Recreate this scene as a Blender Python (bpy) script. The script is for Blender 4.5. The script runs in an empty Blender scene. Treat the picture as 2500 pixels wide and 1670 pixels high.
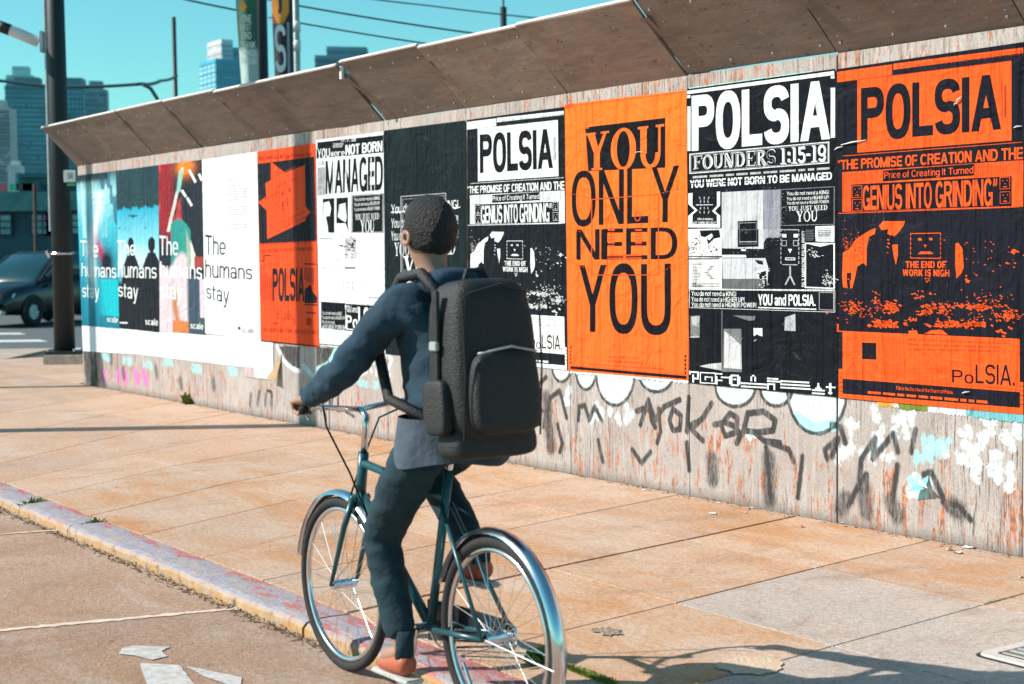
import bpy, bmesh, math, random
import numpy as np
from mathutils import Vector, Matrix
from math import radians, sin, cos, pi
random.seed(7); rng = np.random.default_rng(7)
S = bpy.context.scene
COL = S.collection
# ------------------------------------------------------------------ camera, sky, sun, exposure
F, PITCH, ROLL, YAW, D0, CH = 3860.9, .057964, -.0117229, .600677, 6.48048, 1.55
_cr = Vector((1,0,0)); _cf = Vector((0, cos(PITCH), -sin(PITCH))); _cu = Vector((0, sin(PITCH), cos(PITCH)))
CR = _cr*cos(ROLL) + _cu*sin(ROLL); CU = -_cr*sin(ROLL) + _cu*cos(ROLL)
cam = bpy.data.cameras.new('camera'); camo = bpy.data.objects.new('camera', cam); COL.objects.link(camo)
camo.matrix_world = Matrix(((CR.x, CU.x, -_cf.x, 0), (CR.y, CU.y, -_cf.y, 0), (CR.z, CU.z, -_cf.z, CH), (0,0,0,1)))
cam.sensor_width = 36; cam.lens = F/2500*36; cam.clip_end = 5000; cam.clip_start = .05
cam.dof.use_dof = True; cam.dof.focus_distance = 8.2; cam.dof.aperture_fstop = 3.6
S.camera = camo
S.view_settings.view_transform = 'Standard'; S.view_settings.look = 'None'; S.view_settings.gamma = 1
S.view_settings.use_curve_mapping = False; S.view_settings.exposure = .42
SUN_EL, SUN_AZ = radians(38), math.atan2(-.998, -.055)      # azimuth as atan2(x, y)
w = bpy.data.worlds.new('World'); S.world = w; w.use_nodes = True
wn = w.node_tree; bg = wn.nodes['Background']
sky = wn.nodes.new('ShaderNodeTexSky'); sky.sky_type = 'NISHITA'; sky.sun_disc = False
sky.sun_elevation = SUN_EL; sky.sun_rotation = SUN_AZ; sky.air_density = 1.0; sky.dust_density = .3; sky.ozone_density = 1.5
tint = wn.nodes.new('ShaderNodeMix'); tint.data_type = 'RGBA'; tint.blend_type = 'MULTIPLY'; tint.inputs[0].default_value = 1
wn.links.new(sky.outputs[0], tint.inputs[6]); tint.inputs[7].default_value = (.52, 1.12, 1.02, 1)
wn.links.new(tint.outputs[2], bg.inputs[0]); bg.inputs[1].default_value = .105
sun = bpy.data.lights.new('sun', 'SUN'); sun.energy = 4.9; sun.angle = radians(.5); sun.color = (1, .93, .84)
suno = bpy.data.objects.new('sun', sun); COL.objects.link(suno)
sdir = Vector((sin(SUN_AZ)*cos(SUN_EL), cos(SUN_AZ)*cos(SUN_EL), sin(SUN_EL)))
suno.rotation_euler = sdir.to_track_quat('Z', 'Y').to_euler()

# ------------------------------------------------------------------ places: s runs along the wall, o outwards from it, z up
NV = Vector((cos(YAW), sin(YAW), 0)); SD = Vector((-sin(YAW), cos(YAW), 0))
def W(s, o, z): return SD*s + NV*(D0-o) + Vector((0,0,z))
def ray(px, py): return CR*((px-1250)/F) + CU*(-(py-835)/F) + _cf
def onwall(px, py):
    d = ray(px, py); t = D0/d.dot(NV); X = Vector((0,0,CH)) + d*t
    return X.dot(SD), X.z
def onground(px, py, z=0):
    d = ray(px, py); t = (z-CH)/d.z; return Vector((0,0,CH)) + d*t
def so(px, py, z=0):
    X = onground(px, py, z); return X.dot(SD), D0 - X.dot(NV)
def atdepth(px, py, dep):
    d = ray(px, py); return Vector((0,0,CH)) + d*(dep/d.y)

# ------------------------------------------------------------------ helpers
def tag(o, label=None, cat=None, group=None, kind=None):
    if label: o['label'] = label
    if cat: o['category'] = cat
    if group: o['group'] = group
    if kind: o['kind'] = kind
    return o
def empty(name, loc=(0,0,0), rz=0, label=None, cat=None, group=None):
    o = bpy.data.objects.new(name, None); COL.objects.link(o); o.location = loc; o.rotation_euler = (0,0,rz)
    o.empty_display_size = .1
    return tag(o, label, cat, group)
def mobj(name, verts, faces, m, parent=None, smooth=False):
    me = bpy.data.meshes.new(name); me.from_pydata([tuple(v) for v in verts], [], faces); me.update()
    o = bpy.data.objects.new(name, me); COL.objects.link(o)
    if m: me.materials.append(m)
    if parent: o.parent = parent
    if smooth:
        for p in me.polygons: p.use_smooth = True
    return o
class MB:
    def __init__(s): s.v = []; s.f = []; s.mi = []; s.cur = 0
    def add(s, v, f):
        n = len(s.v); s.v += [Vector(p) for p in v]; s.f += [tuple(i+n for i in q) for q in f]; s.mi += [s.cur]*len(f)
    def box(s, c, d, rz=0, M=None):
        M = M or Matrix.Rotation(rz, 3, 'Z'); c = Vector(c); x, y, z = [k/2 for k in d]
        v = [c + M @ Vector((a*x, b*y, e*z)) for a in (-1,1) for b in (-1,1) for e in (-1,1)]
        s.add(v, [(0,1,3,2),(4,6,7,5),(0,4,5,1),(2,3,7,6),(0,2,6,4),(1,5,7,3)])
    def hexa(s, bot, top):                 # two quads
        s.add(list(bot)+list(top), [(3,2,1,0),(4,5,6,7),(0,1,5,4),(1,2,6,5),(2,3,7,6),(3,0,4,7)])
    def tube(s, pts, r, n=10, cap=True):
        pts = [Vector(p) for p in pts]; rs = r if isinstance(r, (list,tuple)) else [r]*len(pts)
        base = len(s.v); up = None
        for i, p in enumerate(pts):
            t = (pts[min(i+1,len(pts)-1)] - pts[max(i-1,0)]).normalized()
            if up is None:
                a = Vector((0,0,1)) if abs(t.z) < .9 else Vector((1,0,0)); up = t.cross(a).normalized()
            up = (up - t*up.dot(t)).normalized(); b = t.cross(up)
            for k in range(n):
                a = 2*pi*k/n; s.v.append(p + (up*cos(a) + b*sin(a))*rs[i])
        fs = []
        for i in range(len(pts)-1):
            for k in range(n):
                a = base+i*n+k; b_ = base+i*n+(k+1)%n; fs.append((a, b_, b_+n, a+n))
        if cap: fs += [tuple(base+k for k in range(n))[::-1], tuple(base+(len(pts)-1)*n+k for k in range(n))]
        s.f += fs; s.mi += [s.cur]*len(fs)
    def ring(s, c, R, r, axis='y', n=40, m=8, sx=1, a0=0, a1=2*pi):
        c = Vector(c); closed = abs(a1-a0-2*pi) < 1e-6; base = len(s.v); N = n if closed else n+1
        for i in range(N):
            a = a0+(a1-a0)*i/n
            for k in range(m):
                b = 2*pi*k/m; rr = R + r*cos(b); h = r*sx*sin(b)
                s.v.append(c + (Vector((rr*cos(a), h, rr*sin(a))) if axis == 'y' else Vector((rr*cos(a), rr*sin(a), h))))
        for i in range(n):
            for k in range(m):
                j = (i+1) % N
                s.f.append((base+i*m+k, base+i*m+(k+1)%m, base+j*m+(k+1)%m, base+j*m+k)); s.mi.append(s.cur)
    def build(s, name, m, parent=None, smooth=False, bevel=0):
        o = mobj(name, s.v, s.f, None, parent, smooth)
        ms = m if isinstance(m, (list,tuple)) else [m]
        for q in ms: o.data.materials.append(q)
        if len(ms) > 1: o.data.polygons.foreach_set('material_index', s.mi)
        if bevel:
            bm = bmesh.new(); bm.from_mesh(o.data); bmesh.ops.remove_doubles(bm, verts=bm.verts, dist=1e-5)
            bmesh.ops.bevel(bm, geom=bm.edges[:], offset=bevel, segments=2, affect='EDGES', clamp_overlap=True)
            bm.to_mesh(o.data); bm.free()
        return o
# materials
def mat(name, color=(.5,.5,.5), rough=.6, metal=0, noise=None, bump=None, spec=.5, extra=None, emit=None):
    """noise=(scale, amount, detail, stretch) varies the base colour; bump=(scale, strength, stretch)"""
    m = bpy.data.materials.new(name); m.use_nodes = True; t = m.node_tree; b = t.nodes['Principled BSDF']
    b.inputs['Base Color'].default_value = (*color, 1); b.inputs['Roughness'].default_value = rough
    b.inputs['Metallic'].default_value = metal; b.inputs['Specular IOR Level'].default_value = spec
    if noise:
        g = t.nodes.new('ShaderNodeNewGeometry'); mp = t.nodes.new('ShaderNodeMapping'); t.links.new(g.outputs['Position'], mp.inputs[0])
        mp.inputs['Scale'].default_value = noise[3] if len(noise) > 3 else (1,1,1)
        n = t.nodes.new('ShaderNodeTexNoise'); n.inputs['Scale'].default_value = noise[0]; n.inputs['Detail'].default_value = noise[2]
        n.inputs['Roughness'].default_value = .65
        t.links.new(mp.outputs[0], n.inputs['Vector'])
        r = t.nodes.new('ShaderNodeMapRange'); r.inputs[1].default_value = .3; r.inputs[2].default_value = .7
        r.inputs[3].default_value = 1-noise[1]; r.inputs[4].default_value = 1+noise[1]
        t.links.new(n.outputs[0], r.inputs[0])
        x = t.nodes.new('ShaderNodeMix'); x.data_type = 'RGBA'; x.blend_type = 'MULTIPLY'; x.inputs[0].default_value = 1
        x.inputs[6].default_value = (*color, 1); t.links.new(r.outputs[0], x.inputs[7]); t.links.new(x.outputs[2], b.inputs['Base Color'])
    if bump:
        g = t.nodes.new('ShaderNodeNewGeometry'); mp = t.nodes.new('ShaderNodeMapping'); t.links.new(g.outputs['Position'], mp.inputs[0])
        mp.inputs['Scale'].default_value = bump[2] if len(bump) > 2 else (1,1,1)
        n = t.nodes.new('ShaderNodeTexNoise'); n.inputs['Scale'].default_value = bump[0]; n.inputs['Detail'].default_value = 4
        t.links.new(mp.outputs[0], n.inputs['Vector'])
        u = t.nodes.new('ShaderNodeBump'); u.inputs['Strength'].default_value = bump[1]; u.inputs['Distance'].default_value = .02
        t.links.new(n.outputs[0], u.inputs['Height']); t.links.new(u.outputs[0], b.inputs['Normal'])
    if emit: b.inputs['Emission Color'].default_value = (*emit[:3], 1); b.inputs['Emission Strength'].default_value = emit[3]
    return m
class NT:                                     # tiny node-graph writer
    def __init__(s, name):
        s.m = bpy.data.materials.new(name); s.m.use_nodes = True; s.t = s.m.node_tree; s.b = s.t.nodes['Principled BSDF']
    def n(s, typ, **k):
        x = s.t.nodes.new('ShaderNode'+typ)
        for a, v in k.items(): setattr(x, a, v)
        return x
    def L(s, a, b): s.t.links.new(a, b)
    def val(s, sock, v):
        if hasattr(v, 'is_output'): s.L(v, sock)
        else: sock.default_value = v
    def wallpos(s):                           # vector (s, o, z) of the shading point
        g = s.n('NewGeometry').outputs['Position']; out = []
        cx = s.n('CombineXYZ')
        for i, vec in enumerate((SD, NV)):
            d = s.n('VectorMath', operation='DOT_PRODUCT'); s.L(g, d.inputs[0]); d.inputs[1].default_value = vec; s.L(d.outputs['Value'], cx.inputs[i])
        sp = s.n('SeparateXYZ'); s.L(g, sp.inputs[0]); s.L(sp.outputs[2], cx.inputs[2]); s.z = sp.outputs[2]
        return cx.outputs[0]
    def noise(s, vec, scale, detail=4, stretch=(1,1,1), rough=.6, dist=0, off=(0,0,0)):
        mp = s.n('Mapping'); s.L(vec, mp.inputs[0]); mp.inputs['Scale'].default_value = stretch; mp.inputs['Location'].default_value = off
        x = s.n('TexNoise'); s.L(mp.outputs[0], x.inputs['Vector']); x.inputs['Scale'].default_value = scale; x.inputs['Detail'].default_value = detail
        x.inputs['Roughness'].default_value = rough; x.inputs['Distortion'].default_value = dist
        return x.outputs[0]
    def rng(s, v, a, b, c=0., d=1.):
        x = s.n('MapRange'); s.L(v, x.inputs[0]); x.inputs[1].default_value = a; x.inputs[2].default_value = b; x.inputs[3].default_value = c; x.inputs[4].default_value = d
        return x.outputs[0]
    def math(s, op, a, b=0.):
        x = s.n('Math', operation=op); s.val(x.inputs[0], a); s.val(x.inputs[1], b); return x.outputs[0]
    def mix(s, f, a, b, mode='MIX'):
        x = s.n('Mix', data_type='RGBA', blend_type=mode); s.val(x.inputs[0], f)
        for i, v in ((6, a), (7, b)): s.val(x.inputs[i], v if hasattr(v, 'is_output') else (*v, 1))
        return x.outputs[2]
    def bump(s, h, st, dist=.01, nrm=None):
        x = s.n('Bump'); s.L(h, x.inputs['Height']); x.inputs['Strength'].default_value = st; x.inputs['Distance'].default_value = dist
        if nrm: s.L(nrm, x.inputs['Normal'])
        return x.outputs[0]
    def attr(s, name): return s.n('Attribute', attribute_name=name)

# concrete wall with drips, rust, sprayed paint
def wall_material():
    q = NT('stained_concrete'); p = q.wallpos(); z = q.z
    base = q.mix(q.rng(q.noise(p, 2.2, 5), .35, .65), (.38,.325,.305), (.50,.44,.415))
    base = q.mix(q.rng(q.noise(p, 70, 5), .35, .7), base, q.mix(1, base, (.78,.77,.77), 'MULTIPLY'))
    vs = q.noise(p, 1, 5, (30,1,1.1), .7)
    base = q.mix(q.math('MULTIPLY', q.rng(vs, .52, .66), .30), base, (.64,.59,.56))
    reg = q.noise(p, 1.1, 3)
    drip = q.noise(p, 1, 7, (85,1,4.5), .78, .35, (3,0,1))
    mk = q.math('MULTIPLY', q.rng(drip, .535, .575), q.rng(q.math('ADD', reg, q.rng(z, .35, 1.0, 0., .07)), .44, .58))
    base = q.mix(q.math('MULTIPLY', mk, .9), base, (.07,.05,.045))
    spk = q.noise(p, 1, 6, (150,1,30), .8, .2, (1,0,5))
    base = q.mix(q.math('MULTIPLY', q.rng(spk, .60, .66), q.rng(reg, .3, .6)), base, (.10,.075,.065))
    rust = q.noise(p, 1, 6, (30,1,5), .72, .6, (9,0,4))
    zz = q.math('ADD', q.rng(z, .10, .60, 1., .22), q.rng(z, 2.2, 2.5, 0., .35))
    rk = q.math('MULTIPLY', q.rng(rust, .54, .585), q.rng(q.math('MULTIPLY', zz, q.rng(q.noise(p, 1.6, 3, off=(5,0,2)), .3, .6)), .18, .42))
    base = q.mix(q.math('MULTIPLY', rk, .9), base, q.mix(q.rng(q.noise(p, 25, 3), .35, .65), (.20,.065,.035), (.60,.20,.07)))
    a = q.attr('paint'); sp = q.n('SeparateColor'); q.L(a.outputs['Color'], sp.inputs[0])
    wob = q.math('ADD', q.rng(q.noise(p, 26, 7, (1,1,.6), .75), .3, .7, -.5, .5), q.rng(q.noise(p, 1, 5, (70,1,8), .7), .3, .7, -.16, .16))
    chips = q.rng(q.noise(p, 1, 5, (40,1,6), .7, 0, (1,0,7)), .40, .5)
    wh = q.rng(q.math('ADD', sp.outputs[1], q.math('MULTIPLY', wob, .8)), .45, .55)
    base = q.mix(q.math('MULTIPLY', wh, q.rng(chips, 0, 1, .55, 1.)), base, (.58,.65,.67))
    cy = q.rng(q.math('ADD', sp.outputs[2], q.math('MULTIPLY', wob, .8)), .45, .55)
    base = q.mix(q.math('MULTIPLY', cy, q.rng(chips, 0, 1, .5, .9)), base, (.30,.62,.66))
    al = a.outputs['Alpha']
    base = q.mix(q.math('MULTIPLY', q.rng(al, .25, .8), q.rng(chips, 0, 1, .7, 1.)), base, (.60,.17,.42))
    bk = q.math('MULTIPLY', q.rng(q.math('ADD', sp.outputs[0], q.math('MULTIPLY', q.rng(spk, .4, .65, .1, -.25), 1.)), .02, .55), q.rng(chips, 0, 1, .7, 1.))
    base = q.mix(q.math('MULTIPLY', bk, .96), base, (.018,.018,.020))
    base = q.mix(q.rng(z, .0, .07, .6, 0.), base, (.13,.10,.08))        # splashed dirt at the foot
    q.L(base, q.b.inputs['Base Color']); q.b.inputs['Roughness'].default_value = .8
    h = q.math('ADD', q.math('MULTIPLY', vs, .8), q.noise(p, 90, 5)); q.L(q.bump(h, .5, .006), q.b.inputs['Normal'])
    return q.m
# pasted paper: the print colour comes from the mesh, wrinkles and dark creases from here
def paper_material():
    q = NT('pasted_paper'); p = q.wallpos(); a = q.attr('Col').outputs['Color']
    r1 = q.noise(p, 1, 3, (9,1,.55), .55, .6); cre = q.rng(q.math('ABSOLUTE', q.math('SUBTRACT', r1, .5)), 0, .012, 1, 0)
    r2 = q.noise(p, 1, 3, (20,1,1.0), .5, .5, (7,0,3)); cre2 = q.rng(q.math('ABSOLUTE', q.math('SUBTRACT', r2, .46)), 0, .008, 1, 0)
    r3 = q.noise(p, 4.2, 4, (1,1,1), .5, 2.2, (2,0,1)); cre3 = q.rng(q.math('ABSOLUTE', q.math('SUBTRACT', r3, .55)), 0, .006, 1, 0)
    cre3 = q.math('MULTIPLY', cre3, q.rng(q.noise(p, 2.1, 1, off=(4,0,4)), .5, .6))
    c = q.mix(q.math('MULTIPLY', q.math('MAXIMUM', cre, cre2), .36), a, q.mix(1, a, (.22,.20,.23), 'MULTIPLY'))   # thin crease lines darkened in the colour
    c = q.mix(q.math('MULTIPLY', cre3, .07), c, (.7,.68,.66))                                                    # worn fold edges
    c = q.mix(q.math('MULTIPLY', q.rng(q.noise(p, 1, 4, (14,1,2.2), .6), .4, .7), .10), c, q.mix(1, c, (.72,.7,.72), 'MULTIPLY'))
    c = q.mix(.002, c, (.5,.55,.6))
    q.L(c, q.b.inputs['Base Color']); q.b.inputs['Roughness'].default_value = .42; q.b.inputs['Specular IOR Level'].default_value = .05
    q.L(q.rng(q.noise(p, 6, 3), .3, .7, .42, .6), q.b.inputs['Roughness'])
    h = q.math('ADD', q.math('MULTIPLY', r1, 1.6), q.math('ADD', q.math('MULTIPLY', r2, .6), q.math('MULTIPLY', r3, .85)))
    h = q.math('ADD', h, q.math('MULTIPLY', q.math('ADD', cre, cre3), .05))
    h = q.math('ADD', h, q.math('MULTIPLY', q.noise(p, 1, 5, (45,1,22), .6), .05))
    q.L(q.bump(h, .85, .03), q.b.inputs['Normal'])
    return q.m
def slab_material(name, c1, c2, stain, samt, BUMP=.45):
    q = NT(name); g = q.wallpos()
    base = q.mix(q.rng(q.noise(g, 1.6, 5, off=(3,1,0)), .32, .68), c1, c2)
    oi = q.n('ObjectInfo').outputs['Random']
    base = q.mix(1, base, q.mix(oi, (.86,.86,.88), (1.1,1.08,1.05)), 'MULTIPLY')
    st = q.rng(q.noise(g, 1, 6, (.8,1.7,1), .66, .8, (2,6,0)), .44, .66)
    base = q.mix(q.math('MULTIPLY', st, samt), base, stain)
    pal_ = q.rng(q.noise(g, 1, 6, (1.1,2.3,1), .7, .5, (7,1,0)), .5, .68); base = q.mix(q.math('MULTIPLY', pal_, .5), base, (.68,.56,.48))
    dm = q.rng(q.noise(g, 1, 6, (2.6,1.4,1), .75, .6, (1,9,0)), .52, .72); base = q.mix(q.math('MULTIPLY', dm, .5), base, (.30,.17,.095))
    md = q.noise(g, 34, 6, rough=.8); base = q.mix(q.rng(md, .40, .68), base, q.mix(1, base, (.62,.58,.56), 'MULTIPLY'))
    sk = q.noise(g, 95, 4, rough=.85)
    base = q.mix(q.rng(sk, .52, .66), base, q.mix(1, base, (.50,.46,.44), 'MULTIPLY'))
    base = q.mix(q.rng(sk, .46, .34, 0., .6), base, q.mix(1, base, (1.30,1.28,1.26), 'MULTIPLY'))
    blot = q.rng(q.noise(g, 9, 5, rough=.7), .6, .8); base = q.mix(q.math('MULTIPLY', blot, .3), base, (.16,.10,.07))
    gum = q.n('TexVoronoi'); mp = q.n('Mapping'); q.L(g, mp.inputs[0]); mp.inputs['Scale'].default_value = (1,1,0); q.L(mp.outputs[0], gum.inputs['Vector'])
    gum.inputs['Scale'].default_value = 2.3
    gm = q.math('MULTIPLY', q.rng(gum.outputs['Distance'], .035, .045, 1., 0.), q.rng(q.noise(g, .8, 1, off=(8,2,0)), .5, .55))
    base = q.mix(q.math('MULTIPLY', gm, .6), base, (.09,.08,.08))
    fine = q.noise(g, 130, 4)
    q.L(base, q.b.inputs['Base Color']); q.b.inputs['Roughness'].default_value = .85
    q.L(q.bump(q.math('ADD', q.math('MULTIPLY', sk, 1.3), q.math('ADD', fine, q.math('MULTIPLY', q.noise(g, 14, 4), .8))), BUMP, .006), q.b.inputs['Normal'])
    return q.m
M = {}
M['bare'] = mat('bare_concrete', (.46,.40,.37), .85, noise=(12,.2,5), bump=(60,.4)); M['wall'] = wall_material(); M['paper'] = paper_material()
M['tan'] = slab_material('tan_concrete', (.64,.43,.29), (.69,.52,.40), (.60,.28,.10), .8)
M['tan_far'] = slab_material('pink_tan_concrete', (.60,.40,.285), (.66,.48,.37), (.64,.36,.18), .5)
M['grey'] = slab_material('new_grey_concrete', (.50,.44,.41), (.56,.49,.46), (.56,.44,.34), .45)
M['drive'] = slab_material('brown_street_concrete', (.50,.32,.225), (.56,.39,.29), (.52,.28,.15), .6, 1.)
M['dark_joint'] = mat('dirt_in_joint', (.055,.04,.032), .95, noise=(20,.4,4))
M['asphalt'] = mat('asphalt', (.10,.115,.12), .9, noise=(6,.2,6), bump=(120,.4))
M['marking'] = mat('road_paint', (.62,.62,.61), .7, noise=(25,.18,6))
M['symbol'] = mat('worn_symbol_paint', (.50,.47,.45), .85, noise=(30,.3,6))
M['ply'] = None
def ply_material():
    q = NT('weathered_plywood'); p = q.wallpos()
    gr = q.noise(p, 1, 6, (3,14,14), .7, .4)
    c = q.mix(q.rng(gr, .3, .7), (.17,.125,.105), (.27,.205,.175))
    oi = q.n('ObjectInfo').outputs['Random']; c = q.mix(1, c, q.mix(oi, (.70,.68,.69), (1.18,1.15,1.12)), 'MULTIPLY')
    c = q.mix(q.math('MULTIPLY', q.rng(q.noise(p, 4, 6, rough=.75), .58, .70), .6), c, (.27,.11,.055)); c = q.mix(q.math('MULTIPLY', q.rng(q.noise(p, 1, 6, (1.3,3,3), .7, .5, (3,3,0)), .48, .68), .45), c, (.10,.075,.07)); c = q.mix(q.math('MULTIPLY', q.rng(q.noise(p, 28, 3, off=(2,2,2)), .68, .72), .7), c, (.48,.42,.38))
    kn = q.rng(q.noise(p, 1, 3, (20,30,30), .6, 0, (5,1,1)), .655, .69); c = q.mix(q.math('MULTIPLY', kn, .8), c, (.05,.035,.03))
    q.L(c, q.b.inputs['Base Color']); q.b.inputs['Roughness'].default_value = .7
    q.L(q.bump(q.math('ADD', gr, q.math('MULTIPLY', kn, .5)), .5, .008), q.b.inputs['Normal']); return q.m
M['ply'] = ply_material()
M['edge'] = mat('pale_board_edge', (.62,.58,.55), .7, noise=(9,.15,4))
def curb_material():
    q = NT('painted_curb'); p = q.wallpos(); z = q.z
    conc = q.mix(q.rng(q.noise(p, 12, 5), .3, .7), (.40,.27,.18), (.52,.38,.27))
    grey = q.mix(q.rng(q.noise(p, 20, 5), .3, .7), (.27,.25,.29), (.38,.35,.38))
    red = q.mix(q.rng(q.noise(p, 30, 4), .3, .7), (.42,.10,.09), (.48,.20,.20))
    s1 = q.n('SeparateXYZ'); q.L(p, s1.inputs[0]); ss = s1.outputs[0]
    top = q.rng(z, -.024, -.010)
    side = q.rng(s1.outputs[1], D0-3.40, D0-3.30, 0., .35)              # red survives towards the pavement side
    pr = q.math('ADD', q.noise(p, 7, 6, (.5,1.6,1), .7), q.math('MULTIPLY', side, .35))
    pr = q.math('ADD', pr, q.rng(ss, 5.2, 7.0, .10, 0.))
    c = q.mix(q.rng(pr, .60, .64), grey, red)
    worn = q.rng(q.noise(p, 13, 6, (.6,1,1), .75, 0, (4,4,0)), .56, .60)
    c = q.mix(q.math('MULTIPLY', worn, .8), c, conc)
    conc2 = q.mix(q.rng(q.noise(p, 9, 5, (1,1,3)), .4, .62), conc, (.50,.27,.10)); conc2 = q.mix(q.rng(q.noise(p, 16, 5, off=(1,2,3)), .55, .68), conc2, (.14,.11,.09)); c = q.mix(top, conc2, c)
    q.L(c, q.b.inputs['Base Color']); q.b.inputs['Roughness'].default_value = .8
    q.L(q.bump(q.noise(p, 60, 5), .6, .012), q.b.inputs['Normal']); return q.m
M['curb'] = curb_material()
M['pole'] = mat('dark_painted_steel', (.004,.011,.016), .55, noise=(4,.3,4))
M['galv'] = mat('galvanised_steel', (.42,.44,.45), .45, .3, noise=(5,.2,4))
M['white'] = mat('white_paint', (.75,.76,.76), .5, noise=(8,.06,3))
M['black'] = mat('black_plastic', (.015,.016,.018), .45, noise=(20,.2,3))
M['rubber'] = mat('tyre_rubber', (.02,.02,.021), .85, noise=(40,.3,3))
M['chrome'] = mat('polished_metal', (.75,.76,.78), .18, 1, noise=(10,.05,2))
M['glass_teal'] = mat('teal_window_glass', (.06,.20,.26), .12, noise=(2,.3,2), spec=.8)
M['wire'] = mat('overhead_cable', (.02,.06,.07), .6, noise=(2,.1,2))

# ------------------------------------------------------------------ sidewalk, curb, street
ground = mobj('ground', [(-900,-200,-.5),(900,-200,-.5),(900,2500,-.5),(-900,2500,-.5)], [(0,1,2,3)], M['asphalt']); tag(ground, kind='structure')
ZR = -.058
OC0, OC1 = 3.27, 3.50                                     # curb: pavement side, street side
def bar(name, s0, s1, o0, o1, z0, z1, m, parent=None):
    mb = MB(); mb.hexa([W(s0,o0,z0), W(s1,o0,z0), W(s1,o1,z0), W(s0,o1,z0)], [W(s0,o0,z1), W(s1,o0,z1), W(s1,o1,z1), W(s0,o1,z1)])
    return mb.build(name, m, parent)
# joints: s at o=0, 1.0, 2.03, 3.27 (they fan out a little up the street)
J = [(1.4,1.35,1.3,1.2),(2.5,2.42,2.3,2.2),(3.55,3.43,3.3,3.17),(4.54,4.42,4.31,4.16),(5.57,5.42,5.25,5.06),(6.55,6.37,6.2,5.96),
     (7.58,7.36,7.1,6.80),(8.60,8.32,8.03,7.50),(9.72,9.33,8.93,8.33),(10.75,10.3,9.88,9.15),(11.9,11.4,10.92,10.05),
     (13.0,12.4,11.75,10.85),(14.25,13.6,12.75,11.65),(15.7,14.95,14.1,12.9),(17.1,16.4,15.6,14.5),(18.7,18.1,17.4,16.4),(20.4,19.9,19.3,18.4),(22.2,21.8,21.3,20.6)]
rowO = [.012, 1.0, 2.03, OC0]
walk = mobj('sidewalk', [W(-3,3.26,-.05),W(26,3.26,-.05),W(26,-5.5,-.05),W(-3,-5.5,-.05)], [(0,1,2,3)], M['dark_joint']); tag(walk, kind='structure')
def slab(name, p, m, parent, gap=.004, th=.05, z1=0):
    c = sum((Vector(a) for a in p), Vector())/len(p)
    top = []
    for a in p:
        d = (Vector(a)-c); top.append(Vector(a) - d.normalized()*gap*1.4)
    b = [v.copy() for v in top]
    ch = [v + (c-v).normalized()*.0016 for v in top]
    mb = MB(); n = len(p)
    vs = [v+Vector((0,0,-th)) for v in b] + [v+Vector((0,0,z1-.002)) for v in top] + [v+Vector((0,0,z1)) for v in ch]
    fs = [(i, (i+1)%n, n+(i+1)%n, n+i) for i in range(n)] + [(n+i, n+(i+1)%n, 2*n+(i+1)%n, 2*n+i) for i in range(n)] + [tuple(range(2*n,3*n))]
    mb.add(vs, fs); o = mb.build(name, m, parent); return o
for i in range(len(J)-1):
    for r in range(3):
        a, b = J[i], J[i+1]
        wide = .016 if i == 4 or i+1 == 4 or False else 0
        g0 = .010 if i == 5 else .0015; g1 = .010 if i+1 == 5 else .0015      # the wide open joint
        pts = [W(a[r]+g0, rowO[r], 0), W(a[r+1]+g0, rowO[r+1], 0), W(b[r+1]-g1, rowO[r+1], 0), W(b[r]-g1, rowO[r], 0)]
        grey = (i <= 2 and r >= 1) or (i == 3 and r == 1)
        if i == 3 and r == 2: grey = False
        m = M['grey'] if grey else (M['tan'] if a[0] < 11 else M['tan_far'])
        slab('paving_slab', pts, m, walk, gap=.0036, z1=random.uniform(-.001,.001))
# paving beyond the wall's far end
for (s0, s1) in ((18.8,20.4),(20.4,22.2),(22.2,24)):
    for (o0, o1) in ((.0,-1.6),(-1.6,-3.3),(-3.3,-5.2)):
        slab('paving_slab', [W(s0,o0,0),W(s1,o0,0),W(s1,o1,0),W(s0,o1,0)], M['tan_far'], walk)
for (s0, s1) in ((22.2,24),):
    slab('paving_slab', [W(s0,0,0),W(s0-.8,3.2,0),W(s1-.8,3.2,0),W(s1,0,0)], M['tan_far'], walk)
# worn oval repair patch and a broken spot
def blob(name, cx, cy, rx, ry, z, m, parent=None, n=26, k=.12, ang=0, seed=1):
    rr = random.Random(seed); v = []
    for i in range(n):
        a = 2*pi*i/n; r = 1+rr.uniform(-k,k); x = rx*r*cos(a); y = ry*r*sin(a)
        v.append(W(cx + x*cos(ang)-y*sin(ang), cy + x*sin(ang)+y*cos(ang), z))
    return mobj(name, v, [tuple(range(n))], m, parent)
M['patch'] = mat('cement_patch', (.60,.45,.32), .9, noise=(30,.12,5), bump=(80,.4))
s_, o_ = so(1830,1626); blob('cement_patch', s_, o_, .12, .13, .004, M['patch'], walk, seed=3, ang=.3)
s_, o_ = so(1485,1543); blob('broken_spot', s_, o_, .075, .05, .004, mat('broken_concrete', (.33,.25,.18), .95, noise=(60,.5,5), bump=(60,1.)), walk, seed=5, k=.3)
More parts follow.
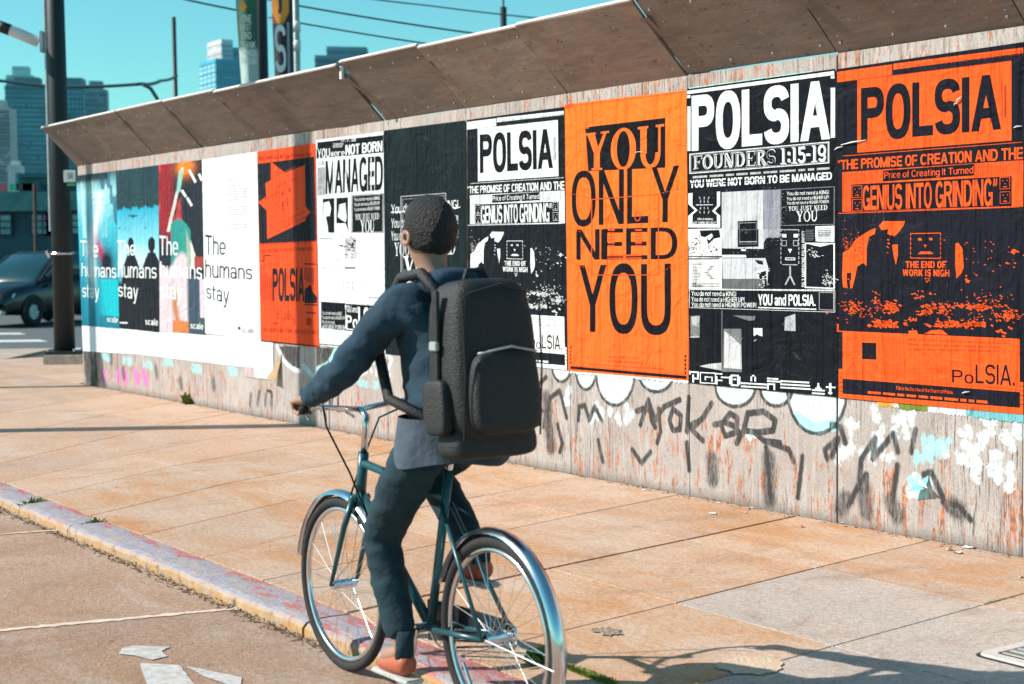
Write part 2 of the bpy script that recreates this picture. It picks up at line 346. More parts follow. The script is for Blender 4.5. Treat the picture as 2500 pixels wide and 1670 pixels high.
# curb stones
curb = empty('curb', label=None); tag(curb, kind='structure')
cj = [-1.5, 1.3, 3.3, 5.92, 8.9, 11.2, 13.6, 16.4, 19.5]
for a, b in zip(cj[:-1], cj[1:]):
    if abs(a-5.92) < .01: gap = .022
    else: gap = .006
    sa, sb = a+gap, b-gap*.5
    prof = [(OC0+.006,-.4),(OC0+.006,-.006),(OC0+.012,0.001),(OC0+.1,.004),(OC1-.045,0.0),(OC1-.018,-.007),(OC1-.002,-.026),(OC1+.012,-.4)]
    mb = MB(); ns = max(2, int((sb-sa)/.06)); P = len(prof); vv = []
    for i in range(ns+1):
        s = sa + (sb-sa)*i/ns
        wv = .006*math.sin(s*3.1)+.004*math.sin(s*11)
        for k, (o, z) in enumerate(prof):
            jit = random.uniform(-.004,.004) if k >= 4 else 0
            vv.append(W(s, o + (wv if k >= 3 else 0) + jit, z + (random.uniform(-.003,.002) if k >= 3 and z > -.1 else 0)))
    ff = [(i*P+k, i*P+k+1, (i+1)*P+k+1, (i+1)*P+k) for i in range(ns) for k in range(P-1)]
    ff += [tuple(range(P))[::-1], tuple(ns*P+k for k in range(P))]
    mb.add(vv, ff); mb.build('curb_stone', M['curb'], curb, smooth=False)
mobj('joint_filler', [W(-2,3.3,-.03),W(20,3.3,-.03),W(20,3.48,-.03),W(-2,3.48,-.03)], [(0,1,2,3)], M['dark_joint'], curb)
# street of brown concrete: two big pours with a pale sealed joint between them
street = mobj('street', [W(-6,OC1-.02,ZR-.03),W(27,OC1-.02,ZR-.03),W(27,16,ZR-.03),W(-6,16,ZR-.03)], [(0,1,2,3)], M['dark_joint']); tag(street, kind='structure')
j1 = [so(0,1540,ZR), so(430,1500,ZR), so(740,1472,ZR)]
j2 = [so(0,1306,ZR), so(190,1292,ZR)]
def lerp_o(jt, o):
    (s0,o0),(s1,o1) = jt[0], jt[-1]; return s0 + (s1-s0)*(o-o0)/(o1-o0)
for (lo, hi) in ((None, j1), (j1, j2), (j2, None)):
    q = []
    a0 = -6 if lo is None else lerp_o(lo, OC1+.014); a1 = -6 if lo is None else lerp_o(lo, 15)
    b0 = 26 if hi is None else lerp_o(hi, OC1+.014); b1 = 26 if hi is None else lerp_o(hi, 15)
    slab('street_slab', [W(a0,OC1+.014,ZR), W(a1,15,ZR), W(b1,15,ZR), W(b0,OC1+.014,ZR)], M['drive'], street, gap=.003, th=.03)
def strip(name, pts, wd, z, m, parent, jit=.3, seed=1):
    rr = random.Random(seed); v = []; n = len(pts); f = []
    P_ = [Vector((p[0], p[1], 0)) for p in pts]
    for i in range(n):
        t = (P_[min(i+1,n-1)]-P_[max(i-1,0)]).normalized(); nn = Vector((-t.y, t.x, 0))
        h = wd/2*(1+rr.uniform(-jit,jit)); h2 = wd/2*(1+rr.uniform(-jit,jit))
        a = P_[i]+nn*h; b = P_[i]-nn*h2; v += [W(a.x,a.y,z), W(b.x,b.y,z)]
    f = [(2*i,2*i+1,2*i+3,2*i+2) for i in range(n-1)]
    return mobj(name, v, f, m, parent)
def dense(pts, n, jit=0, seed=2):
    rr = random.Random(seed); out = []
    L_ = len(pts)-1
    for i in range(n+1):
        t = i/n*L_; k = min(int(t), L_-1); u = t-k; a, b = pts[k], pts[k+1]
        out.append((a[0]+(b[0]-a[0])*u + rr.uniform(-jit,jit), a[1]+(b[1]-a[1])*u + rr.uniform(-jit,jit)))
    return out
M['seal'] = mat('pale_joint_sealant', (.66,.52,.42), .85, noise=(18,.2,5))
strip('joint_sealant', dense([so(-300,1568,ZR)]+j1, 90, .004), .045, ZR+.003, M['seal'], street, .45)
strip('joint_sealant', dense([so(-200,1316,ZR)]+j2, 30, .008), .03, ZR+.004, M['seal'], street, .5)
# worn white cycle-lane symbol (rider's head and body), flat paint
def poly(name, pxs, z, m, parent=None, jit=.0, sub=6):
    pts = []
    for i in range(len(pxs)):
        a, b = pxs[i], pxs[(i+1)%len(pxs)]
        for k in range(sub):
            u = k/sub; X = onground(a[0]+(b[0]-a[0])*u, a[1]+(b[1]-a[1])*u, z); X += Vector((random.uniform(-jit,jit), random.uniform(-jit,jit), 0)); pts.append(X)
    return mobj(name, pts, [tuple(range(len(pts)))], m, parent)
sym = empty('cycle_lane_symbol', onground(420,1620,ZR), 0, 'worn white painted cycle lane symbol on the brown street, near the bottom edge', 'road marking')
def polyc(*a, **k):
    o = poly(*a, **k); o.parent = sym; o.matrix_parent_inverse = Matrix.Translation(-Vector(sym.location)); return o
zc = lambda pts: [(x*.4259, 1150+y*.4259) for x, y in pts]
polyc('painted_head', zc([(678,1048),(700,1016),(765,1000),(975,1006),(925,1032),(958,1062),(870,1082),(795,1062),(745,1053)]), ZR+.004, M['symbol'], jit=.002)
polyc('painted_body', zc([(800,1100),(1030,1112),(1075,1170),(1140,1260),(860,1280)]), ZR+.004, M['symbol'], jit=.002)
polyc('painted_arm', zc([(1063,1118),(1120,1126),(1385,1182),(1378,1245),(1180,1180)]), ZR+.004, M['symbol'], jit=.002)
# far street with crosswalk
fr = mobj('road', [(-60,26.6,-.10),(80,26.6,-.10),(80,75,-.10),(-60,75,-.10)], [(0,1,2,3)], M['asphalt']); tag(fr, kind='structure')
fw = MB(); fw.box((0,25.0,-.055),(46,3.3,.09)); o = fw.build('far_sidewalk', mat('pale_far_concrete', (.43,.32,.26), .9, noise=(1.5,.15,5)), bevel=.02); tag(o, kind='structure'); o.location.x = -4
o.location = (-30.7, 0, 0)
cw = empty('crosswalk', (-12,30,-.1), 0, 'white crosswalk stripes on the grey road beyond the sidewalk corner', 'crosswalk')
for (y0, y1, x0, x1) in ((33.2,34.0,-22,-10.2),(30.3,31.1,-22,-8.9),(27.3,28.1,-22,-6.0)):
    mobj('painted_stripe', [(x0+12,y0-30,.004),(x1+12,y0-30,.004),(x1+11.6,y1-30,.004),(x0+12,y1-30,.004)], [(0,1,2,3)], M['marking'], cw)

# ------------------------------------------------------------------ the wall
WALLTOP = 2.615; SEAM = [1.2,2.5,3.76,5.0,6.25,7.51,8.76,10.04,11.28,12.32,13.7,14.95,16.2,17.45,18.63]
def px2w(pts): return [onwall(*p) for p in pts]
def cr(pts): return pts
k65 = 1.06519
K = []      # strokes in photo-derived wall coordinates: (channel, points, radius, softness, strength)
def fvw(pts): return [onwall(x*k65, y*k65) for x, y in pts]
def z12(pts): return [onwall(1200+x*.55366, 860+y*.55366) for x, y in pts]      # from the enlarged lower-right crop
def z6(pts): return [onwall(600+x*.20408, 780+y*.20408) for x, y in pts]
def st(ch, pts, r, soft=.012, a=1.): K.append((ch, pts, r*(.62 if ch == 0 and r < .03 else 1), soft*(.8 if ch == 0 else 1), a))
# black sprayed tag
st(0, z12([(640,260),(665,250),(700,255),(705,300),(720,330)]), .022); st(0, z12([(655,320),(690,210),(720,300),(760,240),(830,210)]), .02)
st(0, z12([(735,250),(745,350),(730,400)]), .018)
st(0, z12([(800,250),(785,300),(800,345),(830,340),(835,280),(800,250)]), .02)
st(0, z12([(870,200),(860,350)]), .02); st(0, z12([(970,225),(930,290),(880,340),(930,390)]), .02); st(0, z12([(860,330),(920,300)]), .018)
st(0, z12([(980,320),(1030,310),(1080,330),(1085,290),(1050,270),(1010,320),(1030,370),(1090,350)]), .02)
st(0, z12([(1130,270),(1110,350),(1080,400)]), .022); st(0, z12([(1130,270),(1200,262),(1250,300),(1240,345),(1170,355),(1120,345)]), .022); st(0, z12([(1160,355),(1200,390),(1270,400)]), .018)
for pts in ([(380,300),(385,240),(410,235),(430,300),(455,240),(485,300)], [(150,250),(170,300),(210,250),(200,150),(240,110)], [(240,300),(260,200),(300,170),(330,290)], [(290,320),(310,400),(300,440)], [(100,380),(125,300),(140,400)],
            [(160,250),(240,260),(230,330)], [(470,390),(490,480)], [(620,430),(660,490),(700,440)], [(860,400),(870,520)], [(1210,420),(1230,660)], [(1225,400),(1310,430),(1330,480)],
            [(1370,460),(1350,640)], [(1480,470),(1470,430),(1530,380),(1500,460)], [(1560,400),(1540,330),(1500,320)], [(1570,680),(1620,580),(1650,540),(1660,730)], [(1620,560),(1630,470),(1690,380),(1680,470),(1770,360),(1790,440)],
            [(1760,700),(1790,500),(1770,640)], [(1905,540),(1940,530),(1980,620),(2010,690)], [(1990,660),(2060,680),(2110,740)]):
    st(0, z12(pts), .016, .02, .75)
for pts in ([(2030,680),(2060,700)], [(1760,660),(1790,720)], [(1540,690),(1560,650)], [(1640,600),(1650,700)], [(1220,470),(1225,650)], [(970,470),(975,560)], [(240,200),(260,420)]): st(0, z12(pts), .035, .05, .5)
st(0, z12([(1870,340),(1850,440)]), .02, .008, .9)
# bubble letters: white-blue fill, dark outline, hanging below the posters
def bub(cx, cy, rx, ry, fill=1, ol=True):
    c = [(cx+rx*cos(t), cy+ry*sin(t)) for t in np.linspace(0, pi, 12)]
    pts = z12(c); K.append(('fill', z12([(cx+rx*cos(t), cy+ry*sin(t)) for t in np.linspace(0, 2*pi, 22)]), 1, .01, 1.))
    if ol: st(0, pts, .011, .008, .95)
bub(308,60,42,70); bub(415,70,46,95); bub(545,90,86,145); bub(725,100,75,75); bub(1075,150,90,90); bub(1255,160,70,78); bub(1435,180,130,180)
st(2, z12([(1350,290),(1420,340),(1520,320)]), .03, .01)
# torn white and turquoise paper remains
for (ch, cx, cy, rx, ry, n) in ((1,480,265,70,30,6),(1,590,280,30,50,5),(1,1150,330,12,50,3),(1,1600,330,30,40,4),(1,1690,400,40,60,9),(1,1790,330,40,45,8),(1,1830,300,25,60,6),(1,1690,290,18,15,2),(1,1960,450,55,35,4),
                                (1,2120,400,60,80,10),(1,2180,480,70,70,10),(1,2240,500,50,50,6),(1,2190,320,35,45,5),(1,2290,370,35,25,4),(1,2320,300,30,20,2),(1,1860,560,30,45,3),(1,1900,590,45,30,5),(2,1960,420,65,50,9),(2,1910,450,45,30,5),
                                (2,1885,580,35,30,4),(2,2000,380,20,30,2),(1,2270,560,30,25,3),(1,330,200,16,30,3),(1,180,255,10,20,2),(1,1570,450,70,15,4),(1,1690,455,60,18,5)):
    for _ in range(n):
        x = cx+random.uniform(-rx,rx); y = cy+random.uniform(-ry,ry)
        K.append((ch, z12([(x,y),(x+random.uniform(-12,12), y+random.uniform(-30,30))]), random.uniform(.0,.003), .058, .88))
# turquoise and dark lettering by the second seam, pale tag beside it
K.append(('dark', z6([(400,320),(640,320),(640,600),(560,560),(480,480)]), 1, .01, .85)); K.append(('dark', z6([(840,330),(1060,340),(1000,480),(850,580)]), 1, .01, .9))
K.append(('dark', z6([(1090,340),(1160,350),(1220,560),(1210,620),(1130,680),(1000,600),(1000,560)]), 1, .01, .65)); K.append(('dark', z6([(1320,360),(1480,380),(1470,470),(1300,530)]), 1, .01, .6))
st(1, z6([(370,320),(440,480),(560,590),(640,620)]), .02, .01, .9); st(2, z6([(1080,340),(1030,460),(960,560),(860,600)]), .03, .01)
st(1, z6([(1160,350),(1240,560),(1210,680),(1120,740),(1010,680),(990,580)]), .025, .01, .9); st(2, z6([(690,560),(780,650),(820,700)]), .02, .02, .8); st(2, z6([(900,680),(1000,740)]), .03, .02, .8)
for pts in ([(1480,440),(1430,400),(1390,440),(1420,500),(1460,540),(1440,620),(1350,680),(1300,620),(1290,550)], [(1400,520),(1330,560),(1420,600)], [(1500,520),(1560,510),(1560,660)], [(1600,500),(1630,520),(1630,690)],
            [(1620,480),(1690,420),(1745,480),(1700,590),(1640,570)], [(1480,560),(1500,620)], [(1680,650),(1682,652)], [(1715,670),(1716,672)], [(1380,480),(1440,460)]): st(1, z6(pts), .017, .006, 1)
st(2, z6([(1280,600),(1350,740),(1500,790),(1700,760)]), .03, .03, .5)
for pts in ([(650,900),(655,860),(700,850),(700,930)], [(720,900),(760,850),(750,920)], [(640,930),(760,900),(820,960),(830,1080)], [(660,950),(650,1060)], [(720,940),(740,1100)],[(890,900),(930,860),(930,1000),(890,1080)], [(960,960),(1000,880),(1010,1060)],
            [(1040,880),(1110,860),(1100,1060)], [(1040,880),(1020,1060)], [(1090,1090),(1170,1080),(1290,1160)], [(160,860),(150,950)], [(250,850),(300,860),(310,920)], [(900,980),(960,1200)]): st(0, z6(pts), .014, .012, .85)
for x in (60,150,240,310): st(0, z6([(x,900),(x-10,1020)]), .02, .04, .45)
for (x, y) in ((214,870),(216,900),(220,930),(238,880),(240,915),(246,940)): st(0, [onwall(x,y), onwall(x+3,y+12)], .10, .12, .8)  # far-end black: sprayed paint, with the shade there painted in too
# pink tag near the far end, washed turquoise above it
for x0 in (255,290,305,330,350): K.append((3, [onwall(x0,912), onwall(x0+random.uniform(-4,8),925+random.uniform(-4,8))], .05, .03, 1.))
for (x,y) in ((400,884),(470,898),(250,870),(300,880),(560,905),(350,890)): st(2, [onwall(x,y), onwall(x+18,y+3)], .03, .06, .6)
for (x,y) in ((270,868),(300,905),(380,900),(440,930),(520,930)): st(0, [onwall(x,y), onwall(x+2,y+14)], .03, .06, .45)
def inpoly(X, Z, poly_):
    ins = np.zeros(X.shape, bool); n = len(poly_); j = n-1
    for i in range(n):
        xi, zi = poly_[i]; xj, zj = poly_[j]
        c = ((zi > Z) != (zj > Z)) & (X < (xj-xi)*(Z-zi)/((zj-zi) or 1e-9)+xi); ins ^= c; j = i
    return ins
def segdist(X, Z, pts):
    D = np.full(X.shape, 1e9)
    for (a, b), (c, d) in zip(pts[:-1], pts[1:]):
        vx, vz = c-a, d-b; L2 = vx*vx+vz*vz+1e-12
        t = np.clip(((X-a)*vx+(Z-b)*vz)/L2, 0, 1); D = np.minimum(D, np.hypot(X-a-t*vx, Z-b-t*vz))
    return D
def paint_layers(X, Z):
    C = np.zeros(X.shape+(4,))
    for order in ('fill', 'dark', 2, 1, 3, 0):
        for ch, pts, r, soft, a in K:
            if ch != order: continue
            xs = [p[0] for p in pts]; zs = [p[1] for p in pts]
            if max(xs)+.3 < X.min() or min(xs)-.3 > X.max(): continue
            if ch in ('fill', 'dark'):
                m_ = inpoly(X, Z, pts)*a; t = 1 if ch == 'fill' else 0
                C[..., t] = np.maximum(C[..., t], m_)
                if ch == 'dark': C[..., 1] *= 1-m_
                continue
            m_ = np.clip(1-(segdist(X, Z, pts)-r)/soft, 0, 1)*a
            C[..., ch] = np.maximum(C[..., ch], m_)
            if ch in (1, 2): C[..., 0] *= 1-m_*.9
    return C
def grid_mesh(name, P3, col, attr, m, parent, smooth=True):
    """P3: (ny,nx,3) positions, col (ny,nx,4)"""
    ny, nx, _ = P3.shape; me = bpy.data.meshes.new(name)
    me.vertices.add(nx*ny); me.vertices.foreach_set('co', P3.reshape(-1).astype(np.float32))
    i = np.arange(nx*ny).reshape(ny, nx); q = np.stack([i[:-1,:-1], i[:-1,1:], i[1:,1:], i[1:,:-1]], -1).reshape(-1, 4)
    nf = len(q); me.loops.add(nf*4); me.loops.foreach_set('vertex_index', q.reshape(-1).astype(np.int32))
    me.polygons.add(nf); me.polygons.foreach_set('loop_start', np.arange(nf, dtype=np.int32)*4); me.polygons.foreach_set('loop_total', np.full(nf, 4, np.int32))
    me.update(calc_edges=True)
    if smooth: me.polygons.foreach_set('use_smooth', np.ones(nf, bool))
    ca = me.color_attributes.new(attr, 'FLOAT_COLOR', 'POINT'); ca.data.foreach_set('color', col.reshape(-1).astype(np.float32))
    me.materials.append(m); o = bpy.data.objects.new(name, me); COL.objects.link(o)
    if parent: o.parent = parent
    return o
SDa, NVa = np.array(SD), np.array(NV)
def Wn(s, o, z): return s[..., None]*SDa + (D0-o)[..., None]*NVa + z[..., None]*np.array([0,0,1.])
wall = empty('concrete_wall', (0,0,0), 0, 'long concrete wall covered in pasted posters, graffiti and rust streaks beside the sidewalk', 'wall')
for a, b in zip(SEAM[:-1], SEAM[1:]):
    big = lambda s: abs(s-6.25) < .01 or abs(s-12.32) < .01
    s0 = a + (.007 if big(a) else .0025); s1 = b - (.007 if big(b) else .0025)
    mb = MB(); mb.hexa([W(s0,-.013,-.3), W(s1,-.013,-.3), W(s1,-.25,-.3), W(s0,-.25,-.3)], [W(s0,-.013,WALLTOP), W(s1,-.013,WALLTOP), W(s1,-.25,WALLTOP), W(s0,-.25,WALLTOP)])
    p = mb.build('wall_panel', M['bare'], wall)
    h = .009 if b < 12.4 else .014
    if b < 4: h = .05
    xs = np.linspace(s0, s1, max(3, int((s1-s0)/h)+1)); zs = np.concatenate([np.linspace(-.05, 1.0, int(1.05/h)+1), np.linspace(1.05, WALLTOP, 26)])
    X, Z = np.meshgrid(xs, zs)
    O = .0015*np.sin(X*9+Z*4)+.001*np.sin(Z*17+X*23)-.002
    edge = np.minimum(X-s0, s1-X); O = np.where(edge < .004, -.006, O)
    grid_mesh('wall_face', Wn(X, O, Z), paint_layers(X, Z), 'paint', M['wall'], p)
mbk = MB(); mbk.hexa([W(1.2,-.03,-.3), W(18.6,-.03,-.3), W(18.6,-.2,-.3), W(1.2,-.2,-.3)], [W(1.2,-.03,WALLTOP-.01), W(18.6,-.03,WALLTOP-.01), W(18.6,-.2,WALLTOP-.01), W(1.2,-.2,WALLTOP-.01)])
mbk.build('wall_core', M['dark_joint'], wall)
# slanted plywood boards along the top
eave = empty('slanted_board_canopy', W(10,0,2.62), 0, 'row of brown plywood boards slanting out over the top of the postered wall', 'canopy')
EI = Matrix.Translation(-Vector(eave.location))
eb = [0.0, 1.22, 2.5, 3.77, 5.0, 6.26, 7.52, 8.76, 10.06, 11.29, 12.5, 13.72, 14.95, 16.2, 17.45, 18.66]
for i, (a, b) in enumerate(zip(eb[:-1], eb[1:])):
    oa, za = .41+random.uniform(-.012,.012), 3.045+random.uniform(-.012,.012)
    g0 = .007; sl = .006*((i % 3)-1)
    if abs(b-11.29) < .01: b -= .03; oa += .0
    if abs(a-11.29) < .01: za -= .012
    bo, bz = -.012, WALLTOP+.0
    t = Vector((0,0,1)); nrm = (W(0,za-bz,-(oa-bo))-W(0,0,0)).normalized()       # outward-down face normal
    nrm = (NV*-(za-bz) + Vector((0,0,-(oa-bo)))).normalized()
    th = .02; ns = 10; vv = []; 
    p = []
    for side in (0, 1):
        for (u, sag) in ((0,0),(1,0)):
            pass
    q0 = [W(a+g0, bo, bz+sl), W(b-g0, bo, bz+sl*.5), W(b-g0, oa, za), W(a+g0, oa, za)]
    mb = MB(); nx, ny = 12, 4; top = []; bot = []
    for y in range(ny+1):
        for x in range(nx+1):
            u, v = x/nx, y/ny
            P_ = (q0[0]*(1-u)+q0[1]*u)*(1-v) + (q0[3]*(1-u)+q0[2]*u)*v
            warp = .006*math.sin(u*pi)*math.sin(i*2.3) + .004*math.sin(v*3+i)
            bot.append(P_ + nrm*warp); top.append(P_ + nrm*(warp-th))
    n1 = len(bot); ff = []
    idx = lambda x, y: y*(nx+1)+x
    for y in range(ny):
        for x in range(nx):
            ff.append((idx(x,y), idx(x+1,y), idx(x+1,y+1), idx(x,y+1))); ff.append((n1+idx(x,y+1), n1+idx(x+1,y+1), n1+idx(x+1,y), n1+idx(x,y)))
    for x in range(nx): ff += [(n1+idx(x,0), n1+idx(x+1,0), idx(x+1,0), idx(x,0)), (idx(x,ny), idx(x+1,ny), n1+idx(x+1,ny), n1+idx(x,ny))]
    for y in range(ny): ff += [(idx(0,y), idx(0,y+1), n1+idx(0,y+1), n1+idx(0,y)), (n1+idx(nx,y), n1+idx(nx,y+1), idx(nx,y+1), idx(nx,y))]
    mb.add(bot+top, ff); o = mb.build('plywood_board', M['ply'], eave); o.matrix_parent_inverse = EI
    # pale cut top edge strip
    e = MB(); d = (q0[3]-q0[0]).normalized()
    e.hexa([q0[3]+d*.002+nrm*.004, q0[2]+d*.002+nrm*.004, q0[2]+d*.014+nrm*.004, q0[3]+d*.014+nrm*.004], [q0[3]+d*.002-nrm*(th+.004), q0[2]+d*.002-nrm*(th+.004), q0[2]+d*.014-nrm*(th+.004), q0[3]+d*.014-nrm*(th+.004)])
    o2 = e.build('edge_strip', M['edge'], o)
# battens behind the boards hold them
for s in [x for x in eb[1:-1]]:
    mb = MB(); mb.hexa([W(s-.04,-.20,2.62), W(s+.04,-.20,2.62), W(s+.04,-.10,2.62), W(s-.04,-.10,2.62)], [W(s-.04,.26,2.96), W(s+.04,.26,2.96), W(s+.04,.335,2.945), W(s-.04,.335,2.945)])
    o = mb.build('batten', M['ply'], eave); o.matrix_parent_inverse = EI
mb = MB(); mb.box(W(11.29,.37,2.985), (.02,.03,.10), YAW); o = mb.build('bracket', M['white'], eave); o.matrix_parent_inverse = EI

# ------------------------------------------------------------------ posters: sheets of paper with their flat print
BLK, INK, WHT, ORG, RED, DKR = (.008,.009,.012), (.007,.007,.011), (.74,.76,.77), (.86,.20,.035), (.80,.085,.02), (.36,.03,.015)
OR9 = (.88,.150,.022)
_gc = {}
def _arc(cx, cy, rx, ry, a0, a1, tx, ty, p=.82):
    n = max(4, int(abs(a1-a0)/13)); t = np.radians(np.linspace(a0, a1, n+1)); f = lambda x: math.copysign(abs(x)**p, x)
    o = [(cx+rx*f(cos(q)), cy+ry*f(sin(q))) for q in t]; i = [(cx+(rx-tx)*f(cos(q)), cy+(ry-ty)*f(sin(q))) for q in t]
    return [(o[k], o[k+1], i[k+1], i[k]) for k in range(n)]
def _r(x0, y0, x1, y1): return [((x0,y0),(x1,y0),(x1,y1),(x0,y1))]
def _d(xa, ya, xb, yb, t): return [((xa,ya),(xa+t,ya),(xb+t,yb),(xb,yb))]
def sans(ch, a, b):
    """(width, groups) of one grotesque letter with stem width a and bar height b; each group is laid a hair above the last"""
    w = 1.; x = .73; h = x/2
    if ch == 'A': return w+.06, [_d(0,0,.53-a*.5,1,a), _d(1.06-a,0,.53-a*.5,1,a), _r(.24,.22,.82,.22+b)]
    if ch == 'B': return w, [_r(0,0,a,1), _r(a,0,.55,b)+_r(a,.5-b/2,.55,.5+b/2)+_r(a,1-b,.55,1), _arc(.53,.25+b/4,.47,.25+b/4,-90,90,a,b), _arc(.53,.75-b/4,.44,.25+b/4,-90,90,a,b)]
    if ch == 'C': return w, [_arc(.5,.5,.5,.52,38,322,a,b)]
    if ch == 'D': return w, [_r(0,0,a,1), _r(a,0,.45,b)+_r(a,1-b,.45,1), _arc(.44,.5,.56,.5,-90,90,a,b)]
    if ch == 'E': return .84, [_r(0,0,a,1), _r(a,0,.84,b)+_r(a,.5-b/2,.8,.5+b/2)+_r(a,1-b,.84,1)]
    if ch == 'F': return .8, [_r(0,0,a,1), _r(a,.47-b/2,.74,.47+b/2)+_r(a,1-b,.8,1)]
    if ch == 'G': return w+.02, [_arc(.5,.5,.5,.52,38,322,a,b), _r(1.02-a*.9,0,1.02,.5), _r(.56,.5-b,1.0,.5)]
    if ch == 'H': return w, [_r(0,0,a,1)+_r(1-a,0,1,1), _r(a,.5-b/2,1-a,.5+b/2)]
    if ch in 'Il': return a, [_r(0,0,a,1)]
    if ch == 'J': return .8, [_r(.8-a,.3,.8,1), _arc(.4,.3,.4,.31,180,360,a,b)]
    if ch == 'K': return w, [_r(0,0,a,1), _d(.1,.3,1-a*1.3,1,a*1.25), _d(1-a*1.3,0,.3,.56,a*1.3)]
    if ch == 'L': return .8, [_r(0,0,a,1), _r(a,0,.8,b)]
    if ch == 'M': return 1.22, [_r(0,0,a,1)+_r(1.22-a,0,1.22,1), _d(.61-a*.5,0,0,1,a*1.1), _d(.61-a*.5,0,1.22-a*1.1,1,a*1.1)]
    if ch == 'N': return w, [_r(0,0,a,1)+_r(1-a,0,1,1), _d(1-a*1.15,0,0,1,a*1.15)]
    if ch in 'O0': return w, [_arc(.5,.5,.5,.52,0,360,a,b)]
    if ch == 'P': return .95, [_r(0,0,a,1), _r(a,.42,.52,.42+b)+_r(a,1-b,.52,1), _arc(.51,.71,.44,.29,-90,90,a,b)]
    if ch == 'Q': return w, [_arc(.5,.5,.5,.52,0,360,a,b), _d(.85,-.05,.55,.22,a)]
    if ch == 'R': return w, [_r(0,0,a,1), _r(a,.44,.52,.44+b)+_r(a,1-b,.52,1), _arc(.51,.72,.45,.28,-90,90,a,b), _d(1-a,0,.5,.46,a)]
    if ch == 'S': return .95, [_arc(.475,.75-b/4,.475,.26+b/4,12,270,a,b), _arc(.475,.25+b/4,.475,.26+b/4,90,-168,a,b)]
    if ch == 'T': return .94, [_r(.47-a/2,0,.47+a/2,1-b), _r(0,1-b,.94,1)]
    if ch == 'U': return w, [_r(0,.33,a,1)+_r(1-a,.33,1,1), _arc(.5,.34,.5,.36,180,360,a,b)]
    if ch == 'V': return w, [_d(.5-a*.5,0,0,1,a), _d(.5-a*.5,0,1-a,1,a)]
    if ch == 'W': return 1.4, [_d(.37-a*.5,0,0,1,a), _d(.37-a*.5,0,.7-a*.5,1,a), _d(1.03-a*.5,0,.7-a*.5,1,a), _d(1.03-a*.5,0,1.4-a,1,a)]
    if ch == 'X': return w, [_d(0,0,1-a,1,a), _d(1-a,0,0,1,a)]
    if ch == 'Y': return w, [_d(.5-a*.5,.4,0,1,a), _d(.5-a*.5,.4,1-a,1,a), _r(.5-a/2,0,.5+a/2,.42)]
    if ch == 'Z': return .9, [_r(0,0,.9,b)+_r(0,1-b,.9,1), _d(0,b,.9-a*1.2,1-b,a*1.2)]
    a *= .92; b *= .9; v = .8
    bowl = lambda cx=.4: _arc(cx,h,.4,h+.01,0,360,a,b)
    if ch == 'a': return .76, [_r(.72-a,0,.72,x-.25), _arc(.36,x-.25,.36,.26,0,165,a,b), _arc(.34,.22,.34,.225,0,360,a,b)]
    if ch in 'bp': return v, [_arc(.4,h,.4,h+.01,0,360,a,b), _r(0,0 if ch == 'b' else -.28,a,1 if ch == 'b' else x)]
    if ch in 'dq': return v, [_arc(.4,h,.4,h+.01,0,360,a,b), _r(v-a,0 if ch == 'd' else -.28,v,1 if ch == 'd' else x)]
    if ch == 'c': return .74, [_arc(.4,h,.4,h+.01,45,315,a,b)]
    if ch == 'e': return v, [_arc(.4,h,.4,h+.01,0,318,a,b), _r(a*.8,h-b*.4,v-a*.1,h+b*.4)]
    if ch == 'f': return .5, [_r(.14,0,.14+a,.8), _arc(.42,.8,.28,.2,90,180,a,b), _r(0,x-b,.46,x)]
    if ch == 'g': return v, [_arc(.4,h,.4,h+.01,0,360,a,b), _r(v-a,-.05,v,x), _arc(.4,-.05,.4,.24,200,360,a,b)]
    if ch == 'h': return .76, [_r(0,0,a,1), _arc(.38,x-.28,.38,.29,0,180,a,b), _r(.76-a,0,.76,x-.27)]
    if ch == 'n': return .76, [_r(0,0,a,x), _arc(.38,x-.28,.38,.29,0,180,a,b), _r(.76-a,0,.76,x-.27)]
    if ch == 'i': return a, [_r(0,0,a,x)+_r(0,.86,a,1)]
    if ch == 'k': return .76, [_r(0,0,a,1), _d(.1,.25,.72-a,x,a), _d(.76-a,0,.28,.42,a)]
    if ch == 'm': return 1.2, [_r(0,0,a,x), _arc(.31,x-.25,.31,.26,0,180,a,b), _r(.62-a,0,.62,x-.24), _arc(.89,x-.25,.31,.26,0,180,a,b), _r(1.2-a,0,1.2,x-.24)]
    if ch == 'o': return v, [bowl()]
    if ch == 'r': return .5, [_r(0,0,a,x), _arc(.42,x-.28,.42,.29,75,180,a,b)]
    if ch == 's': return .7, [_arc(.35,x*.75-b/4,.35,x*.25+b/4,15,270,a,b), _arc(.35,x*.25+b/4,.35,x*.25+b/4,90,-165,a,b)]
    if ch == 't': return .46, [_r(.1,.15,.1+a,.93), _arc(.36,.17,.26,.175,180,270,a,b), _r(0,x-b,.46,x)]
    if ch == 'u': return .76, [_r(.76-a,0,.76,x), _arc(.38,.28,.38,.29,180,360,a,b), _r(0,.27,a,x)]
    if ch == 'v': return .76, [_d(.38-a*.5,0,0,x,a), _d(.38-a*.5,0,.76-a,x,a)]
    if ch == 'w': return 1.1, [_d(.3-a*.5,0,0,x,a), _d(.3-a*.5,0,.55-a*.5,x,a), _d(.8-a*.5,0,.55-a*.5,x,a), _d(.8-a*.5,0,1.1-a,x,a)]
    if ch == 'y': return .76, [_d(.38-a*.6,-.02,0,x,a), _d(.22-a*.5,-.28,.76-a,x,a), _r(.04,-.28,.3,-.28+b)]
    if ch == '1': return .5, [_r(.5-a,0,.5,1), _r(.1,.72,.5-a,.72+b)]
    if ch == '3': return .9, [_arc(.42,.75-b/4,.45,.26+b/4,-90,165,a,b), _arc(.42,.25+b/4,.48,.26+b/4,90,-165,a,b)]
    if ch == '4': return .95, [_r(.72-a,0,.72,1), _d(0,.24,.5,1,a*.9), _r(0,.22,.95,.22+b)]
